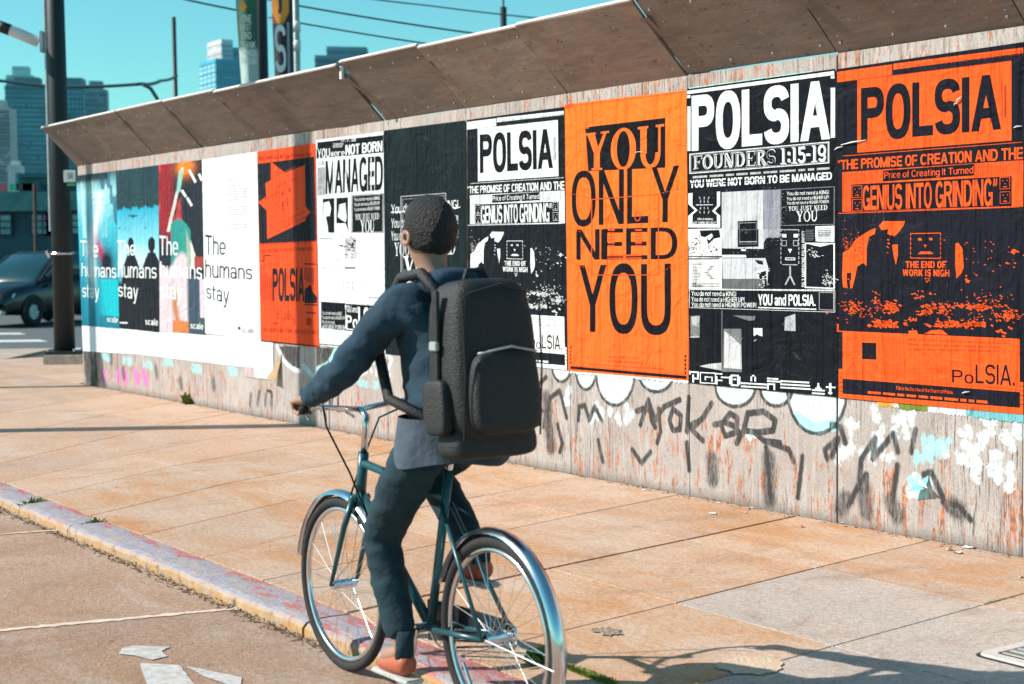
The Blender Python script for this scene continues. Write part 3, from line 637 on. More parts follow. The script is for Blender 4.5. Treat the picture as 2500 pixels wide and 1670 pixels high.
    if ch == '5': return .9, [_r(.1,1-b,.85,1), _r(.08,.5,.08+a,1), _arc(.43,.32,.46,.33,130,-165,a,b)]
    if ch == '7': return .85, [_r(0,1-b,.85,1), _d(.2,0,.85-a,1-b,a)]
    if ch == '8': return .95, [_arc(.475,.75-b/4,.44,.26+b/4,0,360,a,b), _arc(.475,.25+b/4,.475,.26+b/4,0,360,a,b)]
    if ch == '9': return .95, [_arc(.475,.67,.475,.34,0,360,a,b), _arc(.475,.35,.475,.36,-150,0,a,b)]
    if ch == '!': return a, [_r(0,.28,a,1)+_r(0,0,a,.16)]
    if ch == '.': return a, [_r(0,0,a,.15)]
    if ch == ',': return a, [_r(0,-.12,a,.13)]
    if ch == ':': return a, [_r(0,.06,a,.2)+_r(0,.52,a,.66)]
    if ch == '-': return .45, [_r(0,.38,.45,.38+b)]
    if ch in '\u201c\u201d': return .5, [_d(0,.72,.08,1,.14)+_d(.27,.72,.35,1,.14)]
    return .5, [_r(0,.4,.5,.5)]
def glyphs(text, bold=0., space=1.):
    """pieces (polygons, layer number) of a whole word or line, in its own unit box"""
    key = (text, bold, space)
    if key in _gc: return _gc[key]
    a, b = .155+bold*2.5, .105+bold*1.7; x = 0; out = []
    for ch in text:
        if ch == ' ': x += .42; continue
        w_, gr = sans(ch, a, b)
        for k, pcs in enumerate(gr): out += [([(p+x, q) for p, q in pc], k) for pc in pcs]
        x += w_ + .16*space**3 - bold*1.2*(space < .99)
    A = np.array([p for pc, k in out for p in pc]); lo, hi = A.min(0), A.max(0); d = np.maximum(hi-lo, 1e-6)
    if lo[1] > .3: pass
    _gc[key] = [([tuple((np.array(p)-lo)/d) for p in pc], k) for pc, k in out]; return _gc[key]
def ringpts(cx, cy, rx, ry, ix, iy, a0=0, a1=360, n=28):
    t = np.radians(np.linspace(a0, a1, n)); o = [(cx+rx*cos(a), cy+ry*sin(a)) for a in t]; i = [(cx+ix*cos(a), cy+iy*sin(a)) for a in t]
    return [(o[k], o[k+1], i[k+1], i[k]) for k in range(n-1)]
def serif_word(text, bw=.2, th=.07):
    """bold slab/serif capitals with thick and thin strokes; returns polygons in the unit box"""
    R = lambda a, b, c, d: ((a,b),(c,b),(c,d),(a,d)); out = []; x = 0
    S_ = .055
    for ch in text:
        P = []; w = 1.
        if ch == ' ': x += .45; continue
        if ch == 'Y': P = [((0.08,1),(.08+bw*1.3,1),(.5+bw/2,.45),(.5-bw/2,.45)), ((.92-th*1.4,1),(.92,1),(.5+bw/2,.45),(.5+bw/2-th*2,.45)), R(.5-bw/2,0,.5+bw/2,.46), R(0,1-S_,.45,1), R(.66,1-S_,1,1), R(.28,0,.72,S_)]
        elif ch == 'O' or ch == '0': P = ringpts(.5,.5,.5,.53,.5-bw,.53-th)
        elif ch == 'U': P = [R(.1,.35,.1+bw,1), R(.86-th,.35,.86,1), R(0,1-S_,.4,1), R(.68,1-S_,1,1)] + ringpts(.48,.36,.38,.38,.38-bw*.8,.38-th*1.3,180,360,16)
        elif ch == 'N': P = [R(.1,0,.1+th,1), R(.86-th,0,.86,1), ((.02,1),(.02+bw*1.4,1),(.86,0),(.86-bw*1.2,0)), R(0,0,.3,S_), R(.66,1-S_,1,1)]
        elif ch == 'E' or ch == 'F':
            P = [R(.1,0,.1+bw,1), R(0,1-S_,.85,1), R(.1,.47,.6,.53), R(.55,.38,.6,.62), R(.8,.74,.85,1)]; w = .88
            P += [R(0,0,.88,S_), R(.82,0,.88,.26)] if ch == 'E' else [R(0,0,.45,S_)]
        elif ch == 'D': P = [R(.1,0,.1+bw,1), R(0,0,.5,S_), R(0,1-S_,.5,1)] + ringpts(.45,.5,.52,.5,.52-bw,.5-th,-90,90,16)
        elif ch == 'T': P = [R(.5-bw/2,0,.5+bw/2,1), R(0,1-S_,1,1), R(0,.72,.05,1), R(.95,.72,1,1), R(.3,0,.7,S_)]
        elif ch == 'J': P = [R(.35,.25,.35+bw,1), R(.15,1-S_,.75,1)] + ringpts(.25,.25,.3,.27,.3-bw,.2,180,360,10); w = .75
        elif ch == 'K': P = [R(.1,0,.1+bw,1), ((.85-th,1),(.85,1),(.3+th,.42),(.3,.42)), ((.35,.55),(.35+bw*.6,.65),(.95,0),(.95-bw*1.2,0)), R(0,0,.42,S_), R(0,1-S_,.42,1), R(.62,1-S_,1,1), R(.62,0,1,S_)]
        elif ch == 'I' or ch == '1': P = [R(.2-bw/2+.1,0,.2+bw/2+.1,1), R(0,0,.6,S_), R(0.05,1-S_,.6 if ch == 'I' else .3,1)]; w = .6
        elif ch == 'G' or ch == 'C': P = ringpts(.5,.5,.5,.53,.5-bw,.53-th,50,320,22) + ([R(.72,.08,.72+bw,.42), R(.6,.38,1,.42)] if ch == 'G' else [])
        elif ch == 'R' or ch == 'P': P = [R(.1,0,.1+bw,1), R(0,0,.42,S_), R(0,1-S_,.4,1)] + ringpts(.38,.76,.45,.24,.45-bw,.24-th*.8,-90,90,12) + ([((.35,.52),(.35+bw,.52),(1,0),(1-bw*1.1,0))] if ch == 'R' else []); w = .95
        elif ch == 'H': P = [R(.1,0,.1+bw,1), R(.9-bw,0,.9,1), R(.1,.47,.9,.53), R(0,0,.4,S_), R(0,1-S_,.4,1), R(.6,0,1,S_), R(.6,1-S_,1,1)]
        elif ch == 'W': P = [((0,1),(bw,1),(.36,0),(.26,0)), ((.36,0),(.26,0),(.5,1),(.56,1)), ((.44,1),(.44+bw,1),(.78,0),(.68,0)), ((.78,0),(.7,0),(.93,1),(1,1)), R(-.05,1-S_,.3,1), R(.8,1-S_,1.05,1)]; w = 1.2; P = [tuple((a*1.2,b) for a, b in q) for q in P]
        elif ch == '!': P = [R(.1,.3,.1+bw,1), R(.1,0,.1+bw,.16)]; w = .4
        elif ch == ':': P = [R(.1,.1,.1+bw,.3), R(.1,.55,.1+bw,.75)]; w = .4
        elif ch == '-': P = [R(0,.42,.4,.54)]; w = .45
        elif ch in '59S':
            P = [tuple((p[0]*.75, p[1]) for p in q) for q, k in glyphs(ch, .03)]; w = .78
        else:
            P = [tuple((p[0]*.8, p[1]*(1 if ch.isupper() else .7)) for p in q) for q, k in glyphs(ch, .01)]; w = .82
        out += [tuple((a+x, b) for a, b in q) for q in P]; x += w+.07
    W_ = x-.07
    return [tuple((a/W_, b) for a, b in q) for q in out]
CRP = dict(A=(2020,100,480/1636), B=(2020,540,480/1505), C=(1650,160,420/1568), D=(1650,560,420/1497), E=(1100,220,600/1307), F=(600,300,550/1437), G=(0,400,750/2348), P=(0,0,1), H=(0,0,.31942))
class Sheet:
    """one pasted poster; positions read off the photo are turned into places on the wall and then into sheet coordinates"""
    def __init__(s, TL, TR, BR, BL):
        s.q = [np.array(onwall(*p)) for p in (TL, TR, BR, BL)]; s.items = []
        for k in (0, 1): pass
    def uv(s, px, py):
        a = np.array(onwall(px, py)); u, v = .5, .5
        for _ in range(8):
            TL, TR, BR, BL = s.q
            P_ = (TL*(1-u)+TR*u)*(1-v) + (BL*(1-u)+BR*u)*v; du = (TR-TL)*(1-v)+(BR-BL)*v; dv = (BL-TL)*(1-u)+(BR-TR)*u
            d = np.linalg.solve(np.array([du, dv]).T, a-P_); u += d[0]; v += d[1]
        return u, v
    def c(s, k, x, y): x0, y0, m = CRP[k]; return s.uv(x0+x*m, y0+y*m)
    def poly(s, k, pts, col): s.items.append(([s.c(k, *p) for p in pts], [tuple(range(len(pts)))], col))
    def quad(s, k, box):       # box: (xl, ytl, ybl, xr, ytr, ybr)
        xl, a, b, xr, c_, d = box; return [s.c(k, xl, a), s.c(k, xr, c_), s.c(k, xr, d), s.c(k, xl, b)]
    def rect(s, k, box, col): s.items.append((s.quad(k, box), [(0,1,2,3)], col))
    def frame(s, k, box, w, col):
        xl, a, b, xr, c_, d = box; f = lambda x, t: None
        top = lambda x: a+(c_-a)*(x-xl)/(xr-xl); bot = lambda x: b+(d-b)*(x-xl)/(xr-xl)
        s.rect(k, (xl,a,a+w,xr,c_,c_+w), col); s.rect(k, (xl,b-w,b,xr,d-w,d), col); s.rect(k, (xl,a,b,xl+w,top(xl+w),bot(xl+w)), col); s.rect(k, (xr-w,top(xr-w),bot(xr-w),xr,c_,d), col)
    def bl(s, Q, x, y):        # unit box (y up) to sheet coords
        TL, TR, BR, BL = [np.array(p) for p in Q]; return tuple((BL*(1-x)+BR*x)*(1-y) + (TL*(1-x)+TR*x)*y)
    def text(s, k, box, t, col, bold=.02, space=1.):
        s.pieces(s.quad(k, box), glyphs(t, bold, space), col)
    def pieces(s, Q, pcs, col):
        vs = []; fs = []; lv = []
        for pc, k in pcs:
            n = len(vs); vs += [s.bl(Q, *p) for p in pc]; fs.append(tuple(range(n, n+len(pc)))); lv += [k]*len(pc)
        s.items.append((vs, fs, col, lv))
    def serif(s, k, box, t, col, bw=.2, th=.07):
        s.pieces(s.quad(k, box), [(q, i % 9) for i, q in enumerate(serif_word(t, bw, th))], col)
    def micro(s, k, box, n, col, cols=1, rag=.15, fill=.45, seed=0):
        """lines of small print, each a row of short word strokes"""
        r = random.Random(seed+n); Q = s.quad(k, box); vs = []; fs = []
        for i in range(n):
            y = 1-(i+.5)/n; h = fill/n/2; x = 0; end = 1-r.uniform(0, rag)
            while x < end-.02:
                L_ = min(r.uniform(.04,.13), end-x); m_ = len(vs)
                vs += [s.bl(Q, x, y-h), s.bl(Q, x+L_, y-h), s.bl(Q, x+L_, y+h), s.bl(Q, x, y+h)]; fs.append((m_, m_+1, m_+2, m_+3)); x += L_+.018
        s.items.append((vs, fs, col))
    def stripes(s, k, box, n, col, fill=.5):
        Q = s.quad(k, box); vs = []; fs = []
        for i in range(n):
            x = i/n; m_ = len(vs); vs += [s.bl(Q, x, 0), s.bl(Q, x+fill/n, 0), s.bl(Q, x+fill/n, 1), s.bl(Q, x, 1)]; fs.append((m_, m_+1, m_+2, m_+3))
        s.items.append((vs, fs, col))
    def specks(s, k, spots, col, seed=1):
        """scatter of small print blots: (x, y, rx, ry, count, size)"""
        r = random.Random(seed); vs = []; fs = []
        for (x, y, rx, ry, n, sz) in spots:
            for _ in range(n):
                a = x+r.gauss(0, rx*.5); b = y+r.gauss(0, ry*.5); w_ = sz*r.uniform(.4,1.5); h = sz*r.uniform(.3,.9); m_ = len(vs)
                vs += [s.c(k, a-w_, b-h*.3), s.c(k, a-w_*.2, b-h), s.c(k, a+w_, b-h*.2), s.c(k, a+w_*.5, b+h)]; fs.append((m_, m_+1, m_+2, m_+3))
        s.items.append((vs, fs, col))
    def grid(s, res, colfn):
        TL, TR, BR, BL = s.q; wd = np.linalg.norm(TR-TL); ht = np.linalg.norm(BL-TL); nx, ny = int(wd/res)+2, int(ht/res)+2
        U, V = np.meshgrid(np.linspace(0,1,nx), np.linspace(0,1,ny)); return U, V
    def place(s, U, V, off=0.):
        TL, TR, BR, BL = s.q; U = np.asarray(U, float); V = np.asarray(V, float)
        P_ = ((TL[None]*(1-U[...,None])+TR[None]*U[...,None])*(1-V[...,None]) + (BL[None]*(1-U[...,None])+BR[None]*U[...,None])*V[...,None])
        s_, z = P_[...,0], P_[...,1]
        wr = (0 if np.ndim(off) else 1)*(.00035*np.sin(s_*31+np.sin(z*7)*2)*np.sin(z*5+s_*3) + .00025*np.sin(s_*67+z*9) + .0002*np.sin(z*41+s_*13))
        return Wn(s_, .0045+s.lift+wr+off, z)
    def build(s, name, label, base, res=.02, cat='poster', group='posters pasted along the wall', lift=0., ragged=0.):
        s.lift = lift; U, V = s.grid(res, base); C = np.ones(U.shape+(4,)); b = base(U, V) if callable(base) else np.broadcast_to(np.array(base), U.shape+(3,)); C[..., :3] = b
        P_ = s.place(U, V)
        if ragged:
            for e in (0, -1): P_[e] += np.array([0,0,1.])*(rng.normal(0, ragged, (P_.shape[1],1)))
        o = grid_mesh(name, P_, C, 'Col', M['paper'], None); tag(o, label, cat, group)
        if s.items:
            vs = []; fs = []; fc = []; off = []
            seen = []
            for it in s.items:
                v, f, col = it[:3]; lv = it[3] if len(it) > 3 else [0]*len(v); a_ = np.array(v); lo, hi = a_.min(0), a_.max(0)
                L_ = 1 + max([q[2] for q in seen if q[0][0] < hi[0] and q[1][0] > lo[0] and q[0][1] < hi[1] and q[1][1] > lo[1]], default=0); seen.append((lo, hi, L_))
                n = len(vs); vs += [tuple(p) for p in v]; fs += [tuple(a+n for a in q) for q in f]; fc += [col]*len(v); off += [.0011+L_*6.0e-5+k*5e-6 for k in lv]
            A = np.array(vs); X = s.place(A[:,0], A[:,1], np.array(off))
            me = bpy.data.meshes.new('printed_ink'); me.from_pydata(X.tolist(), [], fs); me.update(); ca = me.color_attributes.new('Col', 'FLOAT_COLOR', 'POINT')
            ca.data.foreach_set('color', np.c_[np.array(fc), np.ones(len(fc))].reshape(-1).astype(np.float32)); me.materials.append(M['paper'])
            p = bpy.data.objects.new('printed_ink', me); COL.objects.link(p); p.parent = o; p['kind'] = 'stuff'
        return o
def frac(U, V, n, seed=0, ax=1., ay=1.):
    """smooth value noise for the printed pictures"""
    r = np.random.default_rng(seed); out = np.zeros(U.shape); amp = 1; tot = 0
    for k in range(n):
        g = 2**(k+2); gx, gy = max(2, int(g*ax)), max(2, int(g*ay)); T = r.random((gy+2, gx+2)); x = np.clip(U, 0, .9999)*gx; y = np.clip(V, 0, .9999)*gy
        i, j = x.astype(int), y.astype(int); fx, fy = x-i, y-j; fx = fx*fx*(3-2*fx); fy = fy*fy*(3-2*fy)
        out += amp*((T[j,i]*(1-fx)+T[j,i+1]*fx)*(1-fy)+(T[j+1,i]*(1-fx)+T[j+1,i+1]*fx)*fy); tot += amp; amp *= .6
    return out/tot
def lay(C, m_, col): m_ = np.clip(m_, 0, 1)[..., None]; return C*(1-m_)+np.array(col)*m_
def G_(x, y):                                       # full-photo pixel helper
    return x, y

# --- P11 orange and black POLSIA poster (nearest) and its black and white twin
def polsia_design(s, ink, paper, deep, art=True):
    A, B = 'A', 'B'
    s.rect(A, (88,258,345,545,195,285), ink); s.rect(A, (555,190,240,1636,55,100), ink)
    s.rect(A, (255,325,930,1538,165,828), ink)
    s.text(A, (285,385,845,1452,262,745), 'POLSIA', paper, .05, .9)
    s.text(A, (585,200,232,1180,140,170), 'the new doctrine of the', deep, .0)
    s.text(A, (1250,118,160,1630,75,115), 'CHURCH OF POLSIA', deep, .0)
    s.rect(A, (255,322,327,1538,163,168), deep); s.rect(A, (1455,352,640,1462,350,638), deep); s.text(A, (1478,370,640,1496,368,640), 'I', deep, .0)
    s.rect(A, (135,955,960,1625,840,845), ink)
    s.text(A, (90,992,1075,1632,880,985), '\u201cTHE PROMISE OF CREATION AND THE', ink, .04, .9)
    s.rect(A, (130,1092,1422,1636,992,1380), ink)
    s.stripes(A, (135,1092,1422,470,1070,1400), 30, deep, .22); s.stripes(A, (1230,1025,1140,1636,992,1110), 26, deep, .22)
    s.rect(A, (470,1078,1170,1228,1022,1120), paper); s.text(A, (480,1090,1160,1220,1042,1118), 'Price of Creating It Turned', ink, .012, .95)
    s.rect(A, (205,1195,1418,1540,1125,1375), paper); s.text(A, (300,1205,1412,1420,1140,1372), 'GENIUS INTO GRINDING\u201d', ink, .03, .88)
    for (x0, y0) in ((210,1205),(212,1318),(1440,1135),(1442,1255)):
        s.frame(A, (x0,y0,y0+100,x0+85,y0-4,y0+96), 4, ink)
        for (dx,dy,w_) in ((22,25,8),(58,22,8),(40,50,8),(28,75,30)): s.rect(A, (x0+dx,y0+dy,y0+dy+7,x0+dx+w_,y0+dy,y0+dy+7), ink)
    s.rect(A, (95,1432,1438,1600,1378,1384), ink)
    # night city in hard black and ink
    s.poly(B, [(400,35),(430,0),(600,0),(590,30),(560,75),(520,115),(465,100),(470,60),(420,70)], ink)
    s.poly(B, [(125,240),(170,215),(225,135),(330,70),(375,52),(370,95),(325,120),(308,190),(305,345),(280,320),(235,345),(215,440),(196,512),(180,515),(178,455),(188,452),(188,395),(155,395),(152,450),(160,512),(125,505),(118,420)], ink)
    s.poly(B, [(500,180),(545,178),(545,260),(530,335),(512,260)], ink); s.poly(B, [(985,170),(1008,165),(1040,210),(1050,350),(1030,400),(992,440),(983,330)], ink)
    s.poly(B, [(745,860),(800,835),(880,830),(930,870)], ink); s.poly(B, [(625,840),(690,835),(700,868),(630,862)], ink)
    s.specks(B, [(1000,650,300,20,50,14),(1180,660,90,25,40,16),(1400,710,90,60,60,10),(500,660,60,50,45,13),(760,690,50,40,30,14),(200,650,120,60,50,9),(450,790,150,35,55,15),(380,590,40,80,26,8),(1000,790,220,25,60,16),(1100,790,120,14,30,20),
                (700,570,110,30,16,10),(780,450,40,30,6,10),(1080,440,20,40,4,14),(1200,350,350,300,34,8),(1430,270,60,60,5,22),(300,700,250,60,60,8),(1250,600,250,60,40,7),(900,690,60,60,30,9),(470,200,12,60,6,9),(1350,830,80,60,10,14),(650,750,60,20,12,12),(170,160,60,60,40,4),(1250,740,250,50,50,8)], ink, 5)
    s.specks(B, [(150,230,30,200,40,6),(300,130,50,60,30,5)], ink, 9); s.specks(B, [(230,200,60,120,30,6),(1015,300,30,120,14,5)], paper, 8)
    s.frame(B, (640,92,285,875,88,288), 6, ink)
    for a in range(5): s.rect(B, (636,112+a*36,122+a*36,652,112+a*36,122+a*36), paper); s.rect(B, (864,112+a*36,122+a*36,880,112+a*36,122+a*36), paper)
    s.poly(B, [(700,130),(725,130),(730,148),(700,148)], ink); s.poly(B, [(783,128),(810,128),(812,146),(786,146)], ink); s.poly(B, [(742,180),(770,180),(756,205)], ink)
    s.rect(B, (718,232,248,800,232,248), ink); s.rect(B, (702,242,252,815,242,252), ink)
    s.text(B, (605,305,358,912,305,360), 'THE END OF', ink, .05, 1.0); s.text(B, (583,368,420,940,370,424), 'WORK IS NIGH', ink, .05, 1.0)
    # foot of the sheet
    s.rect(B, (78,785,840,92,785,842), ink); s.rect(B, (80,838,846,1475,900,908), ink)
    s.rect(B, (122,846,1205,1478,906,1308), ink)
    mid = tuple(a*.62+b*.38 for a, b in zip(ink, paper))
    s.frame(B, (150,880,1030,240,885,1032), 3, mid)
    for (x, y) in ((165,890),(225,892)): s.rect(B, (x-6,y,y+8,x+6,y,y+8), mid)
    s.rect(B, (190,960,968,206,960,968), mid); s.rect(B, (170,1000,1004,222,1000,1004), mid); s.poly(B, [(193,1035),(203,1035),(203,1080),(222,1122),(212,1125),(197,1090),(185,1125),(176,1122),(193,1080)], mid)
    s.micro(B, (140,1140,1195,245,1145,1200), 4, mid); s.micro(B, (270,870,915,392,876,920), 4, mid)
    s.rect(B, (272,928,1055,380,932,1060), paper); s.micro(B, (270,1068,1205,380,1072,1210), 10, mid)
    s.micro(B, (420,880,1210,580,890,1218), 24, mid, rag=.05)
    s.micro(B, (618,885,1000,1440,925,1012), 3, mid, rag=.2, fill=.4); s.text(B, (1095,972,998,1360,985,1010), 'FOUNDERS 1:14-17', mid, .01)
    s.micro(B, (705,995,1030,770,998,1032), 3, mid); s.micro(B, (815,1000,1035,880,1002,1036), 3, mid)
    s.text(B, (615,1112,1140,890,1118,1146), 'You do not need a KING!', mid, .0); s.text(B, (615,1145,1170,935,1152,1178), 'You do not need a HIGHER UP!', mid, .0); s.text(B, (615,1178,1200,780,1180,1204), 'You do not need', mid, .0)
    s.serif(B, (618,1210,1245,945,1215,1255), 'aHIGHER POWER!', mid)
    s.text(B, (940,1062,1115,1112,1080,1122), 'YOU and', mid, .012)
    s.text(B, (960,1135,1235,1125,1150,1245), 'Po', paper, .012); s.text(B, (1140,1095,1240,1440,1100,1262), 'LSIA.', paper, .014, .98)
    s.rect(B, (960,1248,1252,1440,1285,1292), mid)
    s.text(B, (530,1262,1290,968,1295,1324), 'This is the Doctrine of the Church of Polsia.', ink, .02); s.micro(B, (315,1300,1318,1230,1375,1396), 1, ink, fill=1.0, rag=0)
    s.rect(B, (92,1318,1350,1505,1430,1478), ink)
    for a in range(6): s.rect(B, (92,1130+a*35,1160+a*35,122,1130+a*35,1160+a*35), ink); s.rect(B, (1480,1230+a*35,1260+a*35,1505,1232+a*35,1262+a*35), ink)
    s.rect(B, (92,1150,1350,98,1150,1350), ink)
p11 = Sheet((2045,169),(2505,102),(2505,1012),(2049,972)); polsia_design(p11, (.86,.098,.016), (.009,.009,.015), DKR)
pap11 = lambda U, V: np.array((.011,.011,.018))*(1+.5*(frac(U,V,5,3)[..., None]-.5))
p11.build('poster', 'largest orange and black poster at the right edge, boxed POLSIA heading over a city', pap11, .006)
p8 = Sheet((1141,293),(1380,261),(1388,904),(1146,880)); p8.items = []
tmp = Sheet((2045,169),(2505,102),(2505,1012),(2049,972)); polsia_design(tmp, WHT, INK, (.12,.125,.14)); p8.items = tmp.items
p8.build('poster', 'black and white POLSIA poster with a night city, just left of the plain orange one', (.009,.011,.015), .012)

# --- P9 orange YOU ONLY NEED YOU
p9 = Sheet((1380,255),(1677,220),(1684,929),(1388,905)); e = 'E'
p9.rect(e, (720,198,225,1145,148,178), INK); p9.rect(e, (722,200,432,740,198,432), OR9)
p9.poly(e, [(722,205),(1145,160),(1145,412),(735,430)], INK)
p9.serif(e, (718,232,428,1140,180,412), 'YOU', OR9, .24, .08)
p9.text(e, (648,432,728,1218,395,705), 'ONLY', INK, .012, .97); p9.text(e, (672,742,902,1208,728,898), 'NEED', INK, .014, .97)
p9.rect(e, (805,742,900,825,742,900), INK)
p9.text(e, (688,925,1290,1175,915,1305), 'YOU', INK, .02, .95)
p9.frame(e, (752,580,985,1112,552,985), 4, RED)
for x, y in ((855,682),(998,672)):
    Q = [(x+dx*16, y+dy*26) for dx, dy in [(cos(t), sin(t)) for t in np.linspace(0, 2*pi, 17)]]; R_ = [(x+(a-x)*.75, y+(b-y)*.82) for a, b in Q]
    for i in range(16): p9.poly(e, [Q[i], Q[i+1], R_[i+1], R_[i]], RED)
for i in range(6):
    for x in (858,1003): p9.rect(e, (x-18,740+i*17,748+i*17,x+18,740+i*17,748+i*17), RED)
p9.rect(e, (835,876,884,1020,874,882), RED); p9.rect(e, (835,892,898,1020,890,896), RED)
for (x0,y0,x1,y1) in ((640,548,752,580),(1112,552,1262,512),(625,905,755,960),(1112,975,1262,895),(625,735,700,755),(1200,745,1262,725)):
    for k in range(8):
        u0, u1 = k/8, (k+.55)/8; p9.poly(e, [(x0+(x1-x0)*u0,y0+(y1-y0)*u0-1.5),(x0+(x1-x0)*u1,y0+(y1-y0)*u1-1.5),(x0+(x1-x0)*u1,y0+(y1-y0)*u1+1.5),(x0+(x1-x0)*u0,y0+(y1-y0)*u0+1.5)], RED)
p9.rect(e, (628,85,88,1240,10,13), RED); p9.rect(e, (612,78,100,652,72,92), RED)
p9.rect(e, (640,1468,1482,1258,1520,1536), INK); p9.rect(e, (640,1462,1466,1258,1512,1516), RED)
p9.text(e, (845,1412,1425,1008,1418,1432), 'SERVE CORRECT CREATE', RED, .02); p9.text(e, (835,1432,1446,1022,1442,1458), 'This is the Doctrine of the Church of Polsia', RED, .01); p9.micro(e, (740,1452,1462,1136,1478,1490), 1, RED, fill=.8, rag=0)
for a in range(5): p9.rect(e, (1248,1408+a*22,1422+a*22,1256,1408+a*22,1422+a*22), INK); p9.rect(e, (640,1362+a*20,1376+a*20,646,1362+a*20,1376+a*20), INK)
p9.build('poster', 'plain orange poster reading YOU ONLY NEED YOU in huge black letters', lambda U, V: np.array(OR9)*np.stack([np.ones(U.shape), 1+.25*(.5-V)+.1*(frac(U,V,4,2)-.5), np.ones(U.shape)], -1), .02)

# --- P10 white on black POLSIA FOUNDERS
p10 = Sheet((1679,216),(2041,168),(2047,970),(1682,935)); c, d = 'C', 'D'
g1, g2 = (.42,.42,.44), (.17,.17,.18)
p10.rect(c, (106,232,262,1450,50,86), WHT); p10.rect(c, (106,272,298,138,270,296), WHT); p10.rect(c, (1418,95,120,1452,92,118), WHT)
p10.rect(c, (110,375,780,140,372,778), WHT); p10.rect(c, (1418,205,660,1458,202,656), WHT); p10.rect(c, (125,203,213,1250,48,58), (.35,.6,.56))
p10.text(c, (150,268,790,1412,118,680), 'POLSIA', WHT, .055, .92)
p10.frame(c, (130,805,988,1405,693,890), 8, WHT); p10.frame(c, (142,818,974,1392,708,878), 4, g1)
p10.serif(c, (165,832,950,912,765,912), 'FOUNDERS', g1, .26, .12); p10.serif(c, (172,826,942,918,759,904), 'FOUNDERS', WHT, .20, .06); p10.serif(c, (180,832,948,914,766,910), 'FOUNDERS', INK, .07, .03)
p10.serif(c, (965,762,905,1380,725,878), '1:15-19', g1, .24, .12); p10.serif(c, (958,757,898,1374,719,872), '1:15-19', WHT, .2, .06)
p10.micro(c, (160,1008,1030,1408,925,947), 1, g1, fill=.9, rag=0)
p10.text(c, (135,1045,1118,1430,968,1042), 'YOU WERE NOT BORN TO BE MANAGED', WHT, .05, .86)
for x0 in range(150, 1400, 9): pass
p10.rect(c, (145,1072,1080,830,1034,1040), INK)
# left column of small pictures
p10.rect(c, (120,1165,1475,158,1162,1475), WHT); p10.rect(c, (380,1150,1470,410,1148,1472), WHT); p10.rect(c, (120,1445,1475,410,1447,1477), WHT); p10.poly(c, [(120,1240),(205,1320),(120,1390)], WHT); p10.poly(c, [(120,1262),(180,1320),(120,1370)], INK)
p10.poly(c, [(410,1250),(335,1325),(410,1390)], WHT); p10.poly(c, [(410,1275),(362,1325),(410,1368)], INK)
p10.rect(c, (190,1268,1274,345,1266,1272), WHT)
for dx in (-45,0,45):
    for (ya, yb) in ((1195,1220),(1230,1252),(1290,1312),(1325,1350)): p10.poly(c, [(265+dx*(1.0 if ya<1225 or ya>1320 else .7)-4,ya),(265+dx*(1.0 if ya<1225 or ya>1320 else .7)+4,ya),(265+dx*.8+4,yb),(265+dx*.8-4,yb)], g1)
p10.text(c, (205,1390,1408,348,1392,1410), 'HELLO WORLD.', WHT, .03); p10.text(c, (165,1422,1444,375,1422,1446), 'LET THERE BE LIGHT.', WHT, .03)
# room picture
p10.rect(c, (425,1155,1568,800,1135,1568), (.50,.50,.53)); p10.rect(c, (800,1135,1568,960,1130,1568), (.24,.24,.29))
p10.rect(d, (410,0,165,770,0,170), (.50,.50,.53)); p10.poly(d, [(770,0),(905,0),(905,48),(830,60),(790,80),(770,120)], (.34,.34,.38))
p10.specks(d, [(840,30,90,40,60,6),(620,80,300,120,90,4)], (.30,.30,.33), 4); p10.specks(c, [(880,1300,130,260,160,5),(600,1300,250,200,80,4)], (.34,.34,.38), 6)
p10.rect(c, (570,1420,1568,750,1412,1568), INK); p10.frame(c, (580,1435,1600,742,1428,1600), 4, g1); p10.rect(d, (545,0,155,725,0,150), INK); p10.frame(d, (560,0,130,712,0,128), 4, g2)
p10.specks(c, [(640,1500,60,40,14,6)], g2, 7)
p10.rect(d, (560,105,112,712,103,110), g1)
p10.poly(d, [(410,222),(615,222),(620,245),(410,245)], WHT); p10.poly(d, [(410,252),(785,250),(810,330),(800,500),(760,480),(740,430),(415,430)], (.50,.50,.54)); p10.rect(d, (418,430,515,760,430,512), (.12,.12,.13))
p10.poly(d, [(690,262),(760,275),(770,310),(720,300)], INK); p10.poly(d, [(715,380),(790,360),(800,500),(760,480)], INK); p10.specks(d, [(770,440,50,80,20,9)], WHT, 3)
p10.poly(d, [(575,170),(620,175),(610,190),(575,185)], WHT)
# square face on a stand
p10.frame(d, (918,0,310,1080,0,312), 7, g1)
for a in range(8): p10.rect(d, (912,20+a*40,34+a*40,932,20+a*40,34+a*40), INK); p10.rect(d, (1066,20+a*40,34+a*40,1086,20+a*40,34+a*40), INK)
for x in (950,1050): p10.rect(d, (x-18,40,70,x+18,40,70), WHT); p10.frame(d, (x-22,95,145,x+22,95,145), 5, g1)
p10.poly(d, [(982,170),(1018,170),(1000,208)], WHT); p10.frame(d, (958,245,268,1045,245,268), 6, WHT)
p10.rect(d, (994,320,400,1008,320,400), g1); p10.poly(d, [(994,400),(1006,405),(965,485),(953,480)], g1); p10.poly(d, [(994,405),(1008,400),(1046,482),(1034,486)], g1)
p10.text(d, (1104,20,498,1126,20,498), 'I', g1, 0.); p10.stripes(d, (1100,20,498,1128,20,498), 1, INK, 1.)
Q_ = p10.quad(d, (1102,12,500,1128,12,500)); p10.pieces(Q_, [([(1-b, a) for a, b in pc], k) for pc, k in glyphs('FIG 3. EMBRACING POLSIA ENTITY', .03)], WHT)
